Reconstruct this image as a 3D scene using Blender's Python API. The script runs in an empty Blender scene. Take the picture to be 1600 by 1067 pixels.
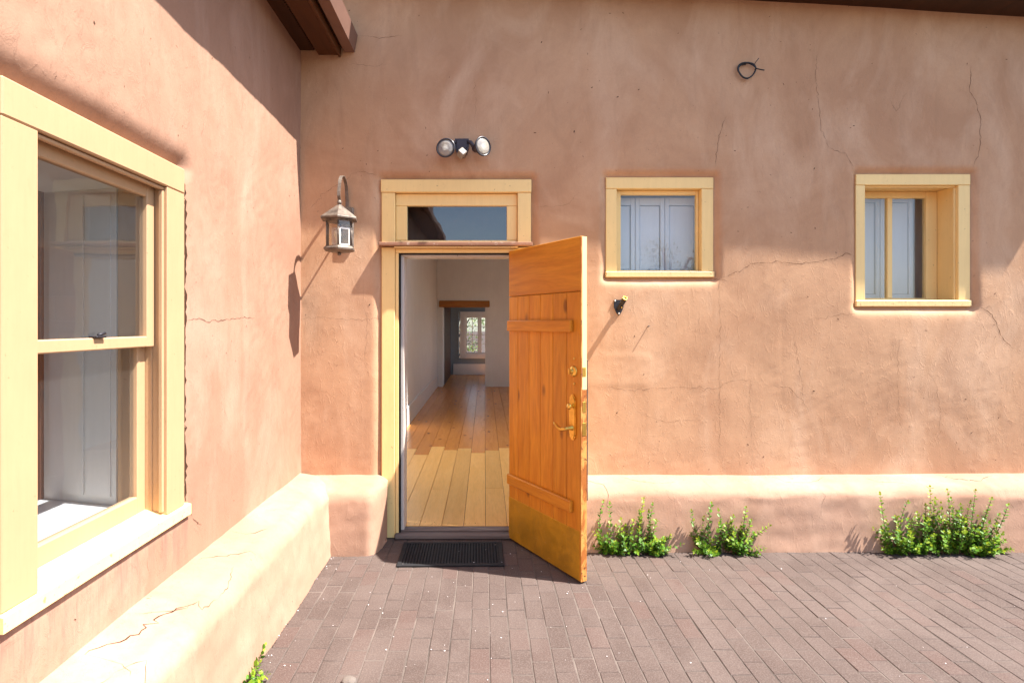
import bpy, math, random
import numpy as np
from mathutils import Vector, Matrix

random.seed(7)
rng = np.random.default_rng(7)
S = bpy.context.scene
C = S.collection

# ------------------------------------------------------------------ camera, sky, sun
CAM_H = 1.49
cam_d = bpy.data.cameras.new('camera')
cam = bpy.data.objects.new('camera', cam_d)
C.objects.link(cam)
cam.location = (0, 0, CAM_H)
cam.rotation_euler = (math.radians(90), 0, 0)
cam_d.sensor_width = 36.0
cam_d.lens = 36.0 * 880 / 1600
cam_d.shift_x = 43.0 / 1600
cam_d.shift_y = -26.5 / 1600
cam_d.clip_end = 500
cam_d.clip_start = 0.05
S.camera = cam

SUN = Vector((0.60, -0.155, 1.0)).normalized()
world = bpy.data.worlds.new('World')
S.world = world
world.use_nodes = True
wn = world.node_tree
wn.nodes.clear()
sky = wn.nodes.new('ShaderNodeTexSky')
sky.sky_type = 'NISHITA'
sky.sun_disc = False
sky.sun_elevation = math.asin(SUN.z)
sky.sun_rotation = math.atan2(SUN.x, SUN.y)
sky.air_density = 1.0
sky.dust_density = 1.0
sky.ozone_density = 1.0
bg = wn.nodes.new('ShaderNodeBackground')
bg.inputs['Strength'].default_value = 0.11
wo = wn.nodes.new('ShaderNodeOutputWorld')
wn.links.new(sky.outputs[0], bg.inputs['Color'])
wn.links.new(bg.outputs[0], wo.inputs['Surface'])

sd = bpy.data.lights.new('sun', 'SUN')
sd.energy = 5.0
sd.angle = math.radians(0.53)
sd.color = (1.0, 0.965, 0.91)
so = bpy.data.objects.new('sun', sd)
so.rotation_euler = (-SUN).to_track_quat('-Z', 'Y').to_euler()
so.location = (6, -3, 9)
C.objects.link(so)

S.view_settings.view_transform = 'Standard'
S.view_settings.look = 'None'
S.view_settings.gamma = 1
S.view_settings.use_curve_mapping = False
S.view_settings.exposure = 1.74

# ------------------------------------------------------------------ materials
def nmat(name):
    m = bpy.data.materials.new(name)
    m.use_nodes = True
    nt = m.node_tree
    return m, nt, nt.nodes['Principled BSDF']

class NT:
    """small node helper"""
    def __init__(s, name, rough=0.8, spec=0.3, metal=0.0):
        s.m, s.nt, s.b = nmat(name)
        s.b.inputs['Roughness'].default_value = rough
        s.b.inputs['Specular IOR Level'].default_value = spec
        s.b.inputs['Metallic'].default_value = metal
        tc = s.nt.nodes.new('ShaderNodeTexCoord')
        s.co = tc.outputs['Object']
    def n(s, t, **kw):
        x = s.nt.nodes.new(t)
        for k, v in kw.items():
            setattr(x, k, v)
        return x
    def l(s, a, b):
        s.nt.links.new(a, b)
    def mapping(s, scale=(1, 1, 1), rot=(0, 0, 0), src=None):
        mp = s.n('ShaderNodeMapping')
        mp.inputs['Scale'].default_value = scale
        mp.inputs['Rotation'].default_value = rot
        s.l(src or s.co, mp.inputs['Vector'])
        return mp.outputs[0]
    def noise(s, scale, detail=4, rough=0.55, co=None, dist=0.0):
        x = s.n('ShaderNodeTexNoise')
        x.inputs['Scale'].default_value = scale
        x.inputs['Detail'].default_value = detail
        x.inputs['Roughness'].default_value = rough
        x.inputs['Distortion'].default_value = dist
        s.l(co or s.co, x.inputs['Vector'])
        return x.outputs['Fac']
    def ramp(s, fac, a, b, ca=(0, 0, 0, 1), cb=(1, 1, 1, 1)):
        r = s.n('ShaderNodeValToRGB')
        e = r.color_ramp.elements
        e[0].position, e[1].position = a, b
        e[0].color, e[1].color = ca, cb
        s.l(fac, r.inputs[0])
        return r.outputs[0]
    def mix(s, fac, a, b, mode='MIX'):
        x = s.n('ShaderNodeMix', data_type='RGBA', blend_type=mode)
        for v, i in ((fac, 0), (a, 6), (b, 7)):
            if isinstance(v, (int, float)):
                x.inputs[i].default_value = v
            elif isinstance(v, tuple):
                x.inputs[i].default_value = v if len(v) == 4 else v + (1,)
            else:
                s.l(v, x.inputs[i])
        return x.outputs[2]
    def mul(s, a, k):
        x = s.n('ShaderNodeMath', operation='MULTIPLY')
        s.l(a, x.inputs[0])
        x.inputs[1].default_value = k
        return x.outputs[0]
    def add(s, a, b):
        x = s.n('ShaderNodeMath', operation='ADD')
        s.l(a, x.inputs[0]); s.l(b, x.inputs[1])
        return x.outputs[0]
    def bump(s, h, dist=0.002, strength=1.0, prev=None):
        x = s.n('ShaderNodeBump')
        x.inputs['Distance'].default_value = dist
        x.inputs['Strength'].default_value = strength
        s.l(h, x.inputs['Height'])
        if prev is not None:
            s.l(prev, x.inputs['Normal'])
        return x.outputs[0]
    def col(s, c):
        if isinstance(c, tuple):
            s.b.inputs['Base Color'].default_value = c if len(c) == 4 else c + (1,)
        else:
            s.l(c, s.b.inputs['Base Color'])
    def nrm(s, nn):
        s.l(nn, s.b.inputs['Normal'])

def plaster(name, c1, c2, c3, drips=None):
    t = NT(name, 0.92, 0.15)
    big = t.ramp(t.noise(0.9, 6, 0.66, dist=0.9), 0.36, 0.62)
    base = t.mix(big, c1, c2)
    wash = t.ramp(t.noise(2.3, 6, 0.62, co=t.mapping((1, 1, 0.45)), dist=0.8), 0.48, 0.74)
    base = t.mix(t.mul(wash, 0.75), base, c3)
    # trowel-smeared streaks
    st = t.ramp(t.noise(7.0, 5, 0.65, co=t.mapping((1.0, 1.0, 0.35), (0, 0.5, 0)), dist=1.2), 0.5, 0.8)
    base = t.mix(t.mul(st, 0.35), base, tuple(v * 0.72 for v in c2))
    fine = t.ramp(t.noise(60, 3, 0.6), 0.3, 0.75)
    base = t.mix(t.mul(fine, 0.16), base, tuple(v * 0.7 for v in c1))
    sp = t.ramp(t.noise(26, 2, 0.5), 0.735, 0.775)
    base = t.mix(t.mul(sp, 0.55), base, (0.10, 0.05, 0.03))
    if drips:       # pinkish run-off streaks below a window sill
        zt_, zb_ = drips
        sx = t.n('ShaderNodeSeparateXYZ'); t.l(t.co, sx.inputs[0])
        mr = t.n('ShaderNodeMapRange')
        mr.inputs[1].default_value, mr.inputs[2].default_value = zb_, zt_
        t.l(sx.outputs['Z'], mr.inputs[0])
        up = t.n('ShaderNodeMath', operation='LESS_THAN'); t.l(sx.outputs['Z'], up.inputs[0]); up.inputs[1].default_value = zt_ + .01
        ml_ = t.n('ShaderNodeMath', operation='MULTIPLY'); t.l(mr.outputs[0], ml_.inputs[0]); t.l(up.outputs[0], ml_.inputs[1])
        yl = t.n('ShaderNodeMath', operation='LESS_THAN'); t.l(sx.outputs['Y'], yl.inputs[0]); yl.inputs[1].default_value = 1.22
        m2_ = t.n('ShaderNodeMath', operation='MULTIPLY'); t.l(ml_.outputs[0], m2_.inputs[0]); t.l(yl.outputs[0], m2_.inputs[1])
        sk = t.ramp(t.noise(5, 5, 0.7, co=t.mapping((5, 5, 0.5))), 0.44, 0.66)
        m3_ = t.n('ShaderNodeMath', operation='MULTIPLY'); t.l(m2_.outputs[0], m3_.inputs[0]); t.l(sk, m3_.inputs[1])
        base = t.mix(t.mul(m3_.outputs[0], 0.75), base, (0.215, 0.105, 0.085))
    gr = t.ramp(t.noise(200, 4, 0.75), 0.50, 0.72)
    base = t.mix(t.mul(gr, 0.22), base, tuple(v * 0.55 for v in c1))
    scc = t.ramp(t.noise(15, 7, 0.8, co=t.mapping((1.2, 1.2, 0.6), (0.5, 0.5, 0)), dist=2.0), 0.60, 0.70)
    base = t.mix(t.mul(scc, 0.20), base, tuple(v * 0.62 for v in c2))
    t.col(base)
    scr = t.ramp(t.noise(9, 7, 0.75, co=t.mapping((1.6, 1.6, 0.7), (0, 0.7, 0)), dist=2.2), 0.52, 0.70)
    h = t.add(t.mul(t.noise(13, 4, 0.5, dist=0.5), 0.30), t.add(t.mul(scr, 0.26), t.mul(t.noise(110, 4, 0.65), 0.17)))
    t.nrm(t.bump(h, 0.0045, 0.8))
    return t.m

def paint(name, c, dirt=(0.25, 0.16, 0.08), chips=0.0, rough=0.5, spec=0.35, bump=0.0006):
    t = NT(name, rough, spec)
    k = t.ramp(t.noise(3.5, 5, 0.6), 0.3, 0.75)
    base = t.mix(t.mul(k, 0.45), c, tuple(v * 0.82 for v in c))
    br = t.ramp(t.noise(6, 5, 0.7, co=t.mapping((8, 8, 0.6)), dist=0.3), 0.45, 0.75)
    base = t.mix(t.mul(br, 0.22), base, tuple(v * 0.72 for v in c))
    d = t.ramp(t.noise(18, 6, 0.7, dist=0.5), 0.60, 0.78)
    base = t.mix(t.mul(d, 0.18), base, dirt)
    if chips:
        ch = t.ramp(t.noise(45, 5, 0.7, dist=0.4), 0.69 - 0.08 * chips, 0.72 - 0.08 * chips)
        base = t.mix(t.mul(ch, 0.8), base, dirt)
    t.col(base)
    t.nrm(t.bump(t.noise(30, 5, 0.6, co=t.mapping((1, 1, 0.2))), bump * 3, 0.6))
    return t.m

def wood(name, c1, c2, axis='Z', rough=0.45, spec=0.35, knots=True, vary=0.25, scale=1.0):
    t = NT(name, rough, spec)
    sc = {'Z': (9, 9, 0.9), 'X': (0.9, 9, 9), 'Y': (9, 0.9, 9)}[axis]
    oi = t.n('ShaderNodeObjectInfo')
    addv = t.n('ShaderNodeVectorMath', operation='ADD')
    cmb = t.n('ShaderNodeCombineXYZ')
    r = t.mul(oi.outputs['Random'], 37.0)
    for i in range(3):
        t.l(r, cmb.inputs[i])
    t.l(t.mapping(tuple(v * scale for v in sc)), addv.inputs[0])
    t.l(cmb.outputs[0], addv.inputs[1])
    co = addv.outputs[0]
    g = t.noise(1.6, 6, 0.65, co=co, dist=1.3)
    base = t.mix(t.ramp(g, 0.33, 0.68), c1, c2)
    g2 = t.noise(9, 3, 0.6, co=co)
    base = t.mix(t.mul(t.ramp(g2, 0.45, 0.75), 0.3), base, tuple(v * 0.6 for v in c2))
    if knots:
        v = t.n('ShaderNodeTexVoronoi')
        v.inputs['Scale'].default_value = 0.62
        kv = t.n('ShaderNodeVectorMath', operation='ADD')
        t.l(t.mapping(tuple(v_ * scale * (5 if v_ < 1 else 1) for v_ in sc)), kv.inputs[0])
        t.l(cmb.outputs[0], kv.inputs[1])
        t.l(kv.outputs[0], v.inputs['Vector'])
        kn = t.ramp(v.outputs['Distance'], 0.075, 0.15, (1, 1, 1, 1), (0, 0, 0, 1))
        base = t.mix(t.mul(kn, 0.75), base, (c2[0] * 0.3, c2[1] * 0.22, c2[2] * 0.2))
    val = t.n('ShaderNodeMapRange')
    val.inputs[3].default_value = 1 - vary
    val.inputs[4].default_value = 1 + vary * 0.5
    t.l(oi.outputs['Random'], val.inputs[0])
    hs = t.n('ShaderNodeHueSaturation')
    t.l(base, hs.inputs['Color'])
    t.l(val.outputs[0], hs.inputs['Value'])
    t.col(hs.outputs[0])
    t.nrm(t.bump(g, 0.0012, 0.5))
    return t.m

def simple(name, c, rough=0.5, spec=0.4, metal=0.0, var=0.2, sc=14, bump=0.0):
    t = NT(name, rough, spec, metal)
    k = t.ramp(t.noise(sc, 5, 0.65), 0.3, 0.75)
    t.col(t.mix(k, c, tuple(v * (1 - var) for v in c)))
    if bump:
        t.nrm(t.bump(t.noise(sc * 3, 4), bump, 0.7))
    return t.m

def glass(name, tint=(0.93, 0.95, 0.95), wave=0.0, refl=1.0, dust=0.0):
    m = bpy.data.materials.new(name)
    m.use_nodes = True
    nt = m.node_tree
    nt.nodes.remove(nt.nodes['Principled BSDF'])
    out = nt.nodes['Material Output']
    tr = nt.nodes.new('ShaderNodeBsdfTransparent')
    tr.inputs[0].default_value = tint + (1,)
    gl = nt.nodes.new('ShaderNodeBsdfGlossy')
    gl.inputs['Roughness'].default_value = 0.0
    gl.inputs['Color'].default_value = (1, 1, 1, 1)
    fr = nt.nodes.new('ShaderNodeFresnel')
    fr.inputs['IOR'].default_value = 1.52
    ml = nt.nodes.new('ShaderNodeMath')
    ml.operation = 'MULTIPLY'
    ml.use_clamp = True
    ml.inputs[1].default_value = 1.6 * refl      # two faces of the pane
    nt.links.new(fr.outputs[0], ml.inputs[0])
    ge = nt.nodes.new('ShaderNodeNewGeometry')      # only the outer face of the pane mirrors
    inv = nt.nodes.new('ShaderNodeMath'); inv.operation = 'SUBTRACT'; inv.inputs[0].default_value = 1.0
    nt.links.new(ge.outputs['Backfacing'], inv.inputs[1])
    m3 = nt.nodes.new('ShaderNodeMath'); m3.operation = 'MULTIPLY'
    nt.links.new(ml.outputs[0], m3.inputs[0]); nt.links.new(inv.outputs[0], m3.inputs[1])
    mx = nt.nodes.new('ShaderNodeMixShader')
    nt.links.new(m3.outputs[0], mx.inputs[0])
    nt.links.new(tr.outputs[0], mx.inputs[1])
    nt.links.new(gl.outputs[0], mx.inputs[2])
    last = mx.outputs[0]
    if dust:
        df = nt.nodes.new('ShaderNodeBsdfDiffuse')
        df.inputs['Color'].default_value = (0.6, 0.58, 0.55, 1)
        m2 = nt.nodes.new('ShaderNodeMixShader')
        m2.inputs[0].default_value = dust
        nt.links.new(last, m2.inputs[1])
        nt.links.new(df.outputs[0], m2.inputs[2])
        last = m2.outputs[0]
    nt.links.new(last, out.inputs['Surface'])
    if wave:
        tc = nt.nodes.new('ShaderNodeTexCoord')
        nz = nt.nodes.new('ShaderNodeTexNoise')
        nz.inputs['Scale'].default_value = 6
        nz.inputs['Detail'].default_value = 1
        nt.links.new(tc.outputs['Object'], nz.inputs['Vector'])
        bp = nt.nodes.new('ShaderNodeBump')
        bp.inputs['Distance'].default_value = wave
        nt.links.new(nz.outputs['Fac'], bp.inputs['Height'])
        nt.links.new(bp.outputs[0], gl.inputs['Normal'])
    return m

M = {}
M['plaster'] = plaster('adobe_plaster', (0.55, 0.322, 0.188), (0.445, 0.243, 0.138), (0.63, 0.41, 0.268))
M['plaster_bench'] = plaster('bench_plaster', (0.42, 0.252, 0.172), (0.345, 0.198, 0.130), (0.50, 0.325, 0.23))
M['plaster_pink_dimmed'] = plaster('adobe_plaster_pink_dimmed_for_sun', (0.36, 0.206, 0.138), (0.305, 0.168, 0.110), (0.43, 0.265, 0.19), drips=(.69, .42))  # pinker wing plaster, its colour also darkened to offset the direct sun
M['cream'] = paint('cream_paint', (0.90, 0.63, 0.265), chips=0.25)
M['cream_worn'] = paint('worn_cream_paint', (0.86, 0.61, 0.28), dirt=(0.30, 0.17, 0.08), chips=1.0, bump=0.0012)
M['cream_dimmed'] = paint('cream_paint_dimmed_for_sun', (0.46, 0.285, 0.155), chips=0.25)  # same cream, colour darkened to offset sun glare on the wing window
M['white'] = paint('white_wall_paint', (0.74, 0.71, 0.67), dirt=(0.55, 0.5, 0.45), rough=0.6)
M['white_trim'] = paint('white_trim_paint', (0.74, 0.70, 0.66), dirt=(0.5, 0.45, 0.4), rough=0.35)
M['shutter'] = paint('pale_shutter_paint', (0.70, 0.68, 0.72), dirt=(0.5, 0.48, 0.5), rough=0.5)
M['blue_wall'] = paint('blue_grey_wall_paint', (0.24, 0.285, 0.32), dirt=(0.3, 0.3, 0.3), rough=0.6)
M['jamb'] = paint('grey_jamb_paint', (0.60, 0.53, 0.47), dirt=(0.2, 0.15, 0.1), chips=0.4)
M['door_wood'] = wood('orange_stained_pine', (0.76, 0.31, 0.026), (0.58, 0.195, 0.014), 'Z', 0.42, 0.3, vary=0.10)
M['door_wood_x'] = wood('orange_stained_pine_cross', (0.74, 0.30, 0.026), (0.56, 0.185, 0.014), 'X', 0.42, 0.3, vary=0.08, knots=False)
M['beam'] = wood('lintel_pine', (0.52, 0.21, 0.04), (0.38, 0.13, 0.02), 'X', 0.5, 0.3)
M['board_pale'] = wood('pale_floor_pine', (0.84, 0.48, 0.16), (0.76, 0.40, 0.11), 'Y', 0.38, 0.35, vary=0.12, knots=False)
M['board_orange'] = wood('varnished_floor_pine', (0.70, 0.29, 0.07), (0.58, 0.22, 0.045), 'Y', 0.27, 0.45, vary=0.10)
M['dark_wood'] = wood('dark_brown_wood', (0.050, 0.016, 0.006), (0.030, 0.010, 0.004), 'Y', 0.55, 0.3, knots=False)
M['brown_board'] = wood('brown_soffit_board', (0.11, 0.036, 0.010), (0.075, 0.024, 0.007), 'Y', 0.6, 0.3, knots=False)
M['fascia'] = simple('brown_fascia_metal', (0.20, 0.105, 0.075), 0.5, 0.4, 0, 0.2, 6)
M['vent'] = simple('vent_mesh', (0.30, 0.19, 0.11), 0.8, 0.2, 0, 0.5, 60)
M['brown_door'] = wood('reddish_brown_panel', (0.17, 0.065, 0.035), (0.12, 0.042, 0.022), 'Z', 0.4, 0.4, knots=False)
M['grey_wood'] = wood('weathered_threshold', (0.20, 0.16, 0.14), (0.11, 0.085, 0.075), 'X', 0.8, 0.2, knots=False)
M['ledge'] = paint('peeling_brown_ledge', (0.30, 0.145, 0.085), dirt=(0.6, 0.5, 0.4), chips=0.9, rough=0.7)
M['seal'] = simple('black_seal', (0.02, 0.017, 0.015), 0.8, 0.2)
M['mat'] = simple('black_rubber', (0.018, 0.017, 0.018), 0.75, 0.3, 0, 0.5, 40, 0.001)
M['iron'] = simple('black_iron', (0.025, 0.023, 0.03), 0.5, 0.5, 0.3, 0.4, 40)
M['plastic'] = simple('bronze_plastic', (0.06, 0.045, 0.055), 0.5, 0.4, 0, 0.3, 20)
M['rim'] = simple('dark_lamp_rim', (0.03, 0.025, 0.03), 0.35, 0.5)
M['wire'] = simple('black_cable', (0.012, 0.01, 0.012), 0.45, 0.4)
M['crack'] = simple('crack_shadow', (0.060, 0.030, 0.019), 0.95, 0.05)
M['petal'] = simple('white_petal', (0.75, 0.68, 0.66), 0.7, 0.2)
M['stone'] = simple('pale_pebble', (0.16, 0.13, 0.11), 0.8, 0.2, 0, 0.3, 25, 0.003)
M['soil'] = simple('dark_debris', (0.10, 0.07, 0.05), 0.95, 0.1, 0, 0.5, 60, 0.003)
M['sand'] = simple('joint_sand', (0.17, 0.135, 0.115), 0.95, 0.1, 0, 0.85, 2.6, 0.002)
M['lamp_glass'] = glass('seeded_lamp_glass', (0.93, 0.92, 0.88), 0.004, 0.8, 0.01)
M['glass'] = glass('window_glass', (0.92, 0.94, 0.94), 0.0, 1.0, 0.0)
M['glass_old'] = glass('old_wavy_glass', (0.90, 0.92, 0.93), 0.0010, 1.6, 0.0)
M['glass_dusty'] = glass('dusty_window_glass', (0.86, 0.88, 0.90), 0.0008, 0.9, 0.012)
M['bulb'] = simple('frosted_bulb', (0.85, 0.8, 0.72), 0.3, 0.5, 0, 0.05)

t = NT('brass', 0.28, 0.5, 1.0)
t.col(t.mix(t.ramp(t.noise(25, 5, 0.7), 0.4, 0.7), (0.86, 0.55, 0.13), (0.62, 0.36, 0.07)))
M['brass'] = t.m
t = NT('scuffed_brass_plate', 0.36, 0.5, 0.6)
sm = t.ramp(t.noise(5, 6, 0.7, dist=0.6), 0.35, 0.7)
bc = t.mix(sm, (0.80, 0.42, 0.03), (0.55, 0.29, 0.03))
scr = t.ramp(t.noise(9, 7, 0.85, co=t.mapping((1, 1, 9), (0, 0.7, 0)), dist=0.4), 0.615, 0.64)
bc = t.mix(t.mul(scr, 0.55), bc, (0.95, 0.68, 0.28))
scr2 = t.ramp(t.noise(9, 7, 0.85, co=t.mapping((9, 1, 1), (0, 0.5, 0)), dist=0.4), 0.63, 0.65)
bc = t.mix(t.mul(scr2, 0.4), bc, (0.25, 0.13, 0.02))
t.col(bc)
t.l(t.ramp(t.noise(12, 6, 0.7, dist=1.0), 0.3, 0.7, (0.28, 0.28, 0.28, 1), (0.55, 0.55, 0.55, 1)), t.b.inputs['Roughness'])
t.nrm(t.bump(t.noise(35, 5, 0.7), 0.0008, 0.5))
M['kick'] = t.m

t = NT('lantern_bronze', 0.5, 0.5, 0.3)
t.col(t.mix(t.ramp(t.noise(22, 6, 0.7), 0.42, 0.66), (0.20, 0.155, 0.12), (0.07, 0.052, 0.042)))
M['bronze'] = t.m
t = NT('chipped_door_edge', 0.6, 0.3)
ch = t.ramp(t.noise(14, 6, 0.75, co=t.mapping((1, 1, 0.4)), dist=0.6), 0.46, 0.54)
bc = t.mix(ch, (0.30, 0.09, 0.015), (0.50, 0.23, 0.055))
t.col(t.mix(t.ramp(t.noise(30, 5, 0.7), 0.6, 0.66), bc, (0.12, 0.035, 0.01)))
t.nrm(t.bump(ch, 0.001, 0.6))
M['edge_worn'] = t.m
t = NT('lamp_lens', 0.18, 0.6)
vv = t.n('ShaderNodeTexVoronoi')
vv.inputs['Scale'].default_value = 55
t.l(t.co, vv.inputs['Vector'])
t.col(t.mix(t.ramp(t.noise(18, 3), 0.35, 0.7), (0.34, 0.30, 0.24), (0.27, 0.245, 0.225)))
t.nrm(t.bump(vv.outputs['Distance'], 0.002, 0.6))
M['lens'] = t.m

def brick_mat():
    t = NT('paver_brick', 0.86, 0.25)
    g = t.n('ShaderNodeNewGeometry')
    pos = g.outputs['Position']
    oi = t.n('ShaderNodeObjectInfo')
    base = t.mix(oi.outputs['Random'], (0.064, 0.0425, 0.035), (0.083, 0.057, 0.048))
    r2 = t.n('ShaderNodeTexWhiteNoise', noise_dimensions='1D')
    t.l(oi.outputs['Random'], r2.inputs['W'])
    base = t.mix(t.ramp(r2.outputs['Value'], 0.82, 0.86), base, (0.082, 0.050, 0.041))
    pale = t.ramp(t.noise(1.6, 7, 0.7, co=pos, dist=0.8), 0.44, 0.68)
    base = t.mix(t.mul(pale, 0.65), base, (0.120, 0.088, 0.075))
    fine = t.ramp(t.noise(150, 4, 0.75, co=pos), 0.46, 0.66)
    base = t.mix(t.mul(fine, 0.6), base, (0.165, 0.128, 0.110))
    dk = t.ramp(t.noise(5, 6, 0.7, co=pos, dist=0.5), 0.58, 0.78)
    base = t.mix(t.mul(dk, 0.35), base, (0.042, 0.027, 0.022))
    t.col(base)
    h = t.add(t.noise(70, 5, 0.7, co=pos), t.mul(t.noise(350, 2, 0.6, co=pos), 0.5))
    t.nrm(t.bump(h, 0.0022, 0.8))
    return t.m
M['brick'] = brick_mat()

t = NT('courtyard_ground', 0.95, 0.1)
t.col(t.mix(t.ramp(t.noise(1.5, 6), 0.3, 0.7), (0.09, 0.065, 0.055), (0.068, 0.048, 0.04)))
M['ground'] = t.m

def leaf_mat(name, c1, c2, c3):
    t = NT(name, 0.45, 0.35)
    at = t.n('ShaderNodeAttribute', attribute_name='tone')
    r = t.n('ShaderNodeValToRGB')
    e = r.color_ramp.elements
    e[0].position, e[0].color = 0.0, c1 + (1,)
    e[1].position, e[1].color = 1.0, c3 + (1,)
    mid = e.new(0.55); mid.color = c2 + (1,)
    t.l(at.outputs['Fac'], r.inputs[0])
    t.col(r.outputs[0])
    nt = t.nt
    tl = nt.nodes.new('ShaderNodeBsdfTranslucent')
    nt.links.new(r.outputs[0], tl.inputs[0])
    mx = nt.nodes.new('ShaderNodeMixShader')
    mx.inputs[0].default_value = 0.35
    out = nt.nodes['Material Output']
    nt.links.new(t.b.outputs[0], mx.inputs[1])
    nt.links.new(tl.outputs[0], mx.inputs[2])
    nt.links.new(mx.outputs[0], out.inputs['Surface'])
    return t.m
M['leaf'] = leaf_mat('shrub_leaf', (0.045, 0.115, 0.018), (0.115, 0.25, 0.02), (0.36, 0.42, 0.03))
M['leaf_tree'] = leaf_mat('tree_leaf', (0.05, 0.10, 0.02), (0.12, 0.20, 0.03), (0.28, 0.30, 0.06))
M['stem'] = simple('shrub_stem', (0.15, 0.10, 0.05), 0.8, 0.2)
M['bark'] = simple('tree_bark', (0.13, 0.09, 0.06), 0.9, 0.2, 0, 0.4, 8, 0.01)

# ------------------------------------------------------------------ mesh builder
class MB:
    def __init__(s):
        s.v, s.f, s.mi, s.sm = [], [], [], []
    def add(s, vs, fs, mi=0, smooth=False):
        o = len(s.v)
        s.v += [tuple(p) for p in vs]
        for f in fs:
            s.f.append(tuple(i + o for i in f)); s.mi.append(mi); s.sm.append(smooth)
        return s
    def box(s, x0, x1, y0, y1, z0, z1, mi=0, ch=0.0):
        if x0 > x1: x0, x1 = x1, x0
        if y0 > y1: y0, y1 = y1, y0
        if z0 > z1: z0, z1 = z1, z0
        if ch <= 0:
            vs = [(x, y, z) for z in (z0, z1) for y in (y0, y1) for x in (x0, x1)]
            fs = [(0, 2, 3, 1), (4, 5, 7, 6), (0, 1, 5, 4), (2, 6, 7, 3), (0, 4, 6, 2), (1, 3, 7, 5)]
            return s.add(vs, fs, mi)
        c = min(ch, (x1 - x0) * .45, (y1 - y0) * .45, (z1 - z0) * .45)
        vs, idx = [], {}
        for sx in (0, 1):
            for sy in (0, 1):
                for sz in (0, 1):
                    X, Y, Z = (x0, x1)[sx], (y0, y1)[sy], (z0, z1)[sz]
                    dx, dy, dz = (c, -c)[sx], (c, -c)[sy], (c, -c)[sz]
                    idx[(sx, sy, sz, 'x')] = len(vs); vs.append((X, Y + dy, Z + dz))
                    idx[(sx, sy, sz, 'y')] = len(vs); vs.append((X + dx, Y, Z + dz))
                    idx[(sx, sy, sz, 'z')] = len(vs); vs.append((X + dx, Y + dy, Z))
        def I(*k): return idx[k]
        fs = []
        for a in (0, 1):
            q = [I(a, 0, 0, 'x'), I(a, 1, 0, 'x'), I(a, 1, 1, 'x'), I(a, 0, 1, 'x')]
            fs.append(q if a else q[::-1])
            q = [I(0, a, 0, 'y'), I(1, a, 0, 'y'), I(1, a, 1, 'y'), I(0, a, 1, 'y')]
            fs.append(q[::-1] if a else q)
            q = [I(0, 0, a, 'z'), I(1, 0, a, 'z'), I(1, 1, a, 'z'), I(0, 1, a, 'z')]
            fs.append(q if a else q[::-1])
        for a in (0, 1):
            for b in (0, 1):
                fs.append([I(a, b, 0, 'x'), I(a, b, 1, 'x'), I(a, b, 1, 'y'), I(a, b, 0, 'y')])
                fs.append([I(a, 0, b, 'x'), I(a, 1, b, 'x'), I(a, 1, b, 'z'), I(a, 0, b, 'z')])
                fs.append([I(0, a, b, 'y'), I(1, a, b, 'y'), I(1, a, b, 'z'), I(0, a, b, 'z')])
        for k in [(a, b, d) for a in (0, 1) for b in (0, 1) for d in (0, 1)]:
            fs.append([I(*k, 'x'), I(*k, 'y'), I(*k, 'z')])
        return s.add(vs, fs, mi)
    def tube(s, pts, r, n=8, mi=0, cap=True):
        pts = [Vector(p) for p in pts]
        rs = r if isinstance(r, (list, tuple)) else [r] * len(pts)
        vs, fs = [], []
        up = None
        for i, p in enumerate(pts):
            d = (pts[min(i + 1, len(pts) - 1)] - pts[max(i - 1, 0)]).normalized()
            if up is None:
                up = d.orthogonal().normalized()
            up = (up - d * up.dot(d))
            up = up.normalized() if up.length > 1e-6 else d.orthogonal().normalized()
            w = d.cross(up)
            for k in range(n):
                a = 2 * math.pi * k / n
                vs.append(p + (up * math.cos(a) + w * math.sin(a)) * rs[i])
        for i in range(len(pts) - 1):
            for k in range(n):
                k2 = (k + 1) % n
                fs.append((i * n + k, i * n + k2, (i + 1) * n + k2, (i + 1) * n + k))
        if cap:
            fs.append(tuple(range(n))[::-1])
            fs.append(tuple((len(pts) - 1) * n + k for k in range(n)))
        return s.add(vs, fs, mi, True)
    def lathe(s, prof, mat=None, n=20, mi=0, smooth=True):
        """prof: (r, h) pairs about local Z, mat: Matrix"""
        mat = mat or Matrix()
        vs, fs = [], []
        for r, h in prof:
            for k in range(n):
                a = 2 * math.pi * k / n
                vs.append(mat @ Vector((r * math.cos(a), r * math.sin(a), h)))
        for i in range(len(prof) - 1):
            for k in range(n):
                k2 = (k + 1) % n
                fs.append((i * n + k, i * n + k2, (i + 1) * n + k2, (i + 1) * n + k))
        fs.append(tuple(range(n))[::-1])
        fs.append(tuple((len(prof) - 1) * n + k for k in range(n)))
        return s.add(vs, fs, mi, smooth)
    def prism(s, poly, a0, a1, axis='y', mi=0):
        """extrude a 2-D polygon along an axis"""
        n = len(poly)
        def P(p, a):
            if axis == 'y': return (p[0], a, p[1])
            if axis == 'x': return (a, p[0], p[1])
            return (p[0], p[1], a)
        vs = [P(p, a0) for p in poly] + [P(p, a1) for p in poly]
        fs = [tuple(range(n)), tuple(range(2 * n - 1, n - 1, -1))]
        for i in range(n):
            j = (i + 1) % n
            fs.append((i, i + n, j + n, j))
        return s.add(vs, fs, mi)
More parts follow.
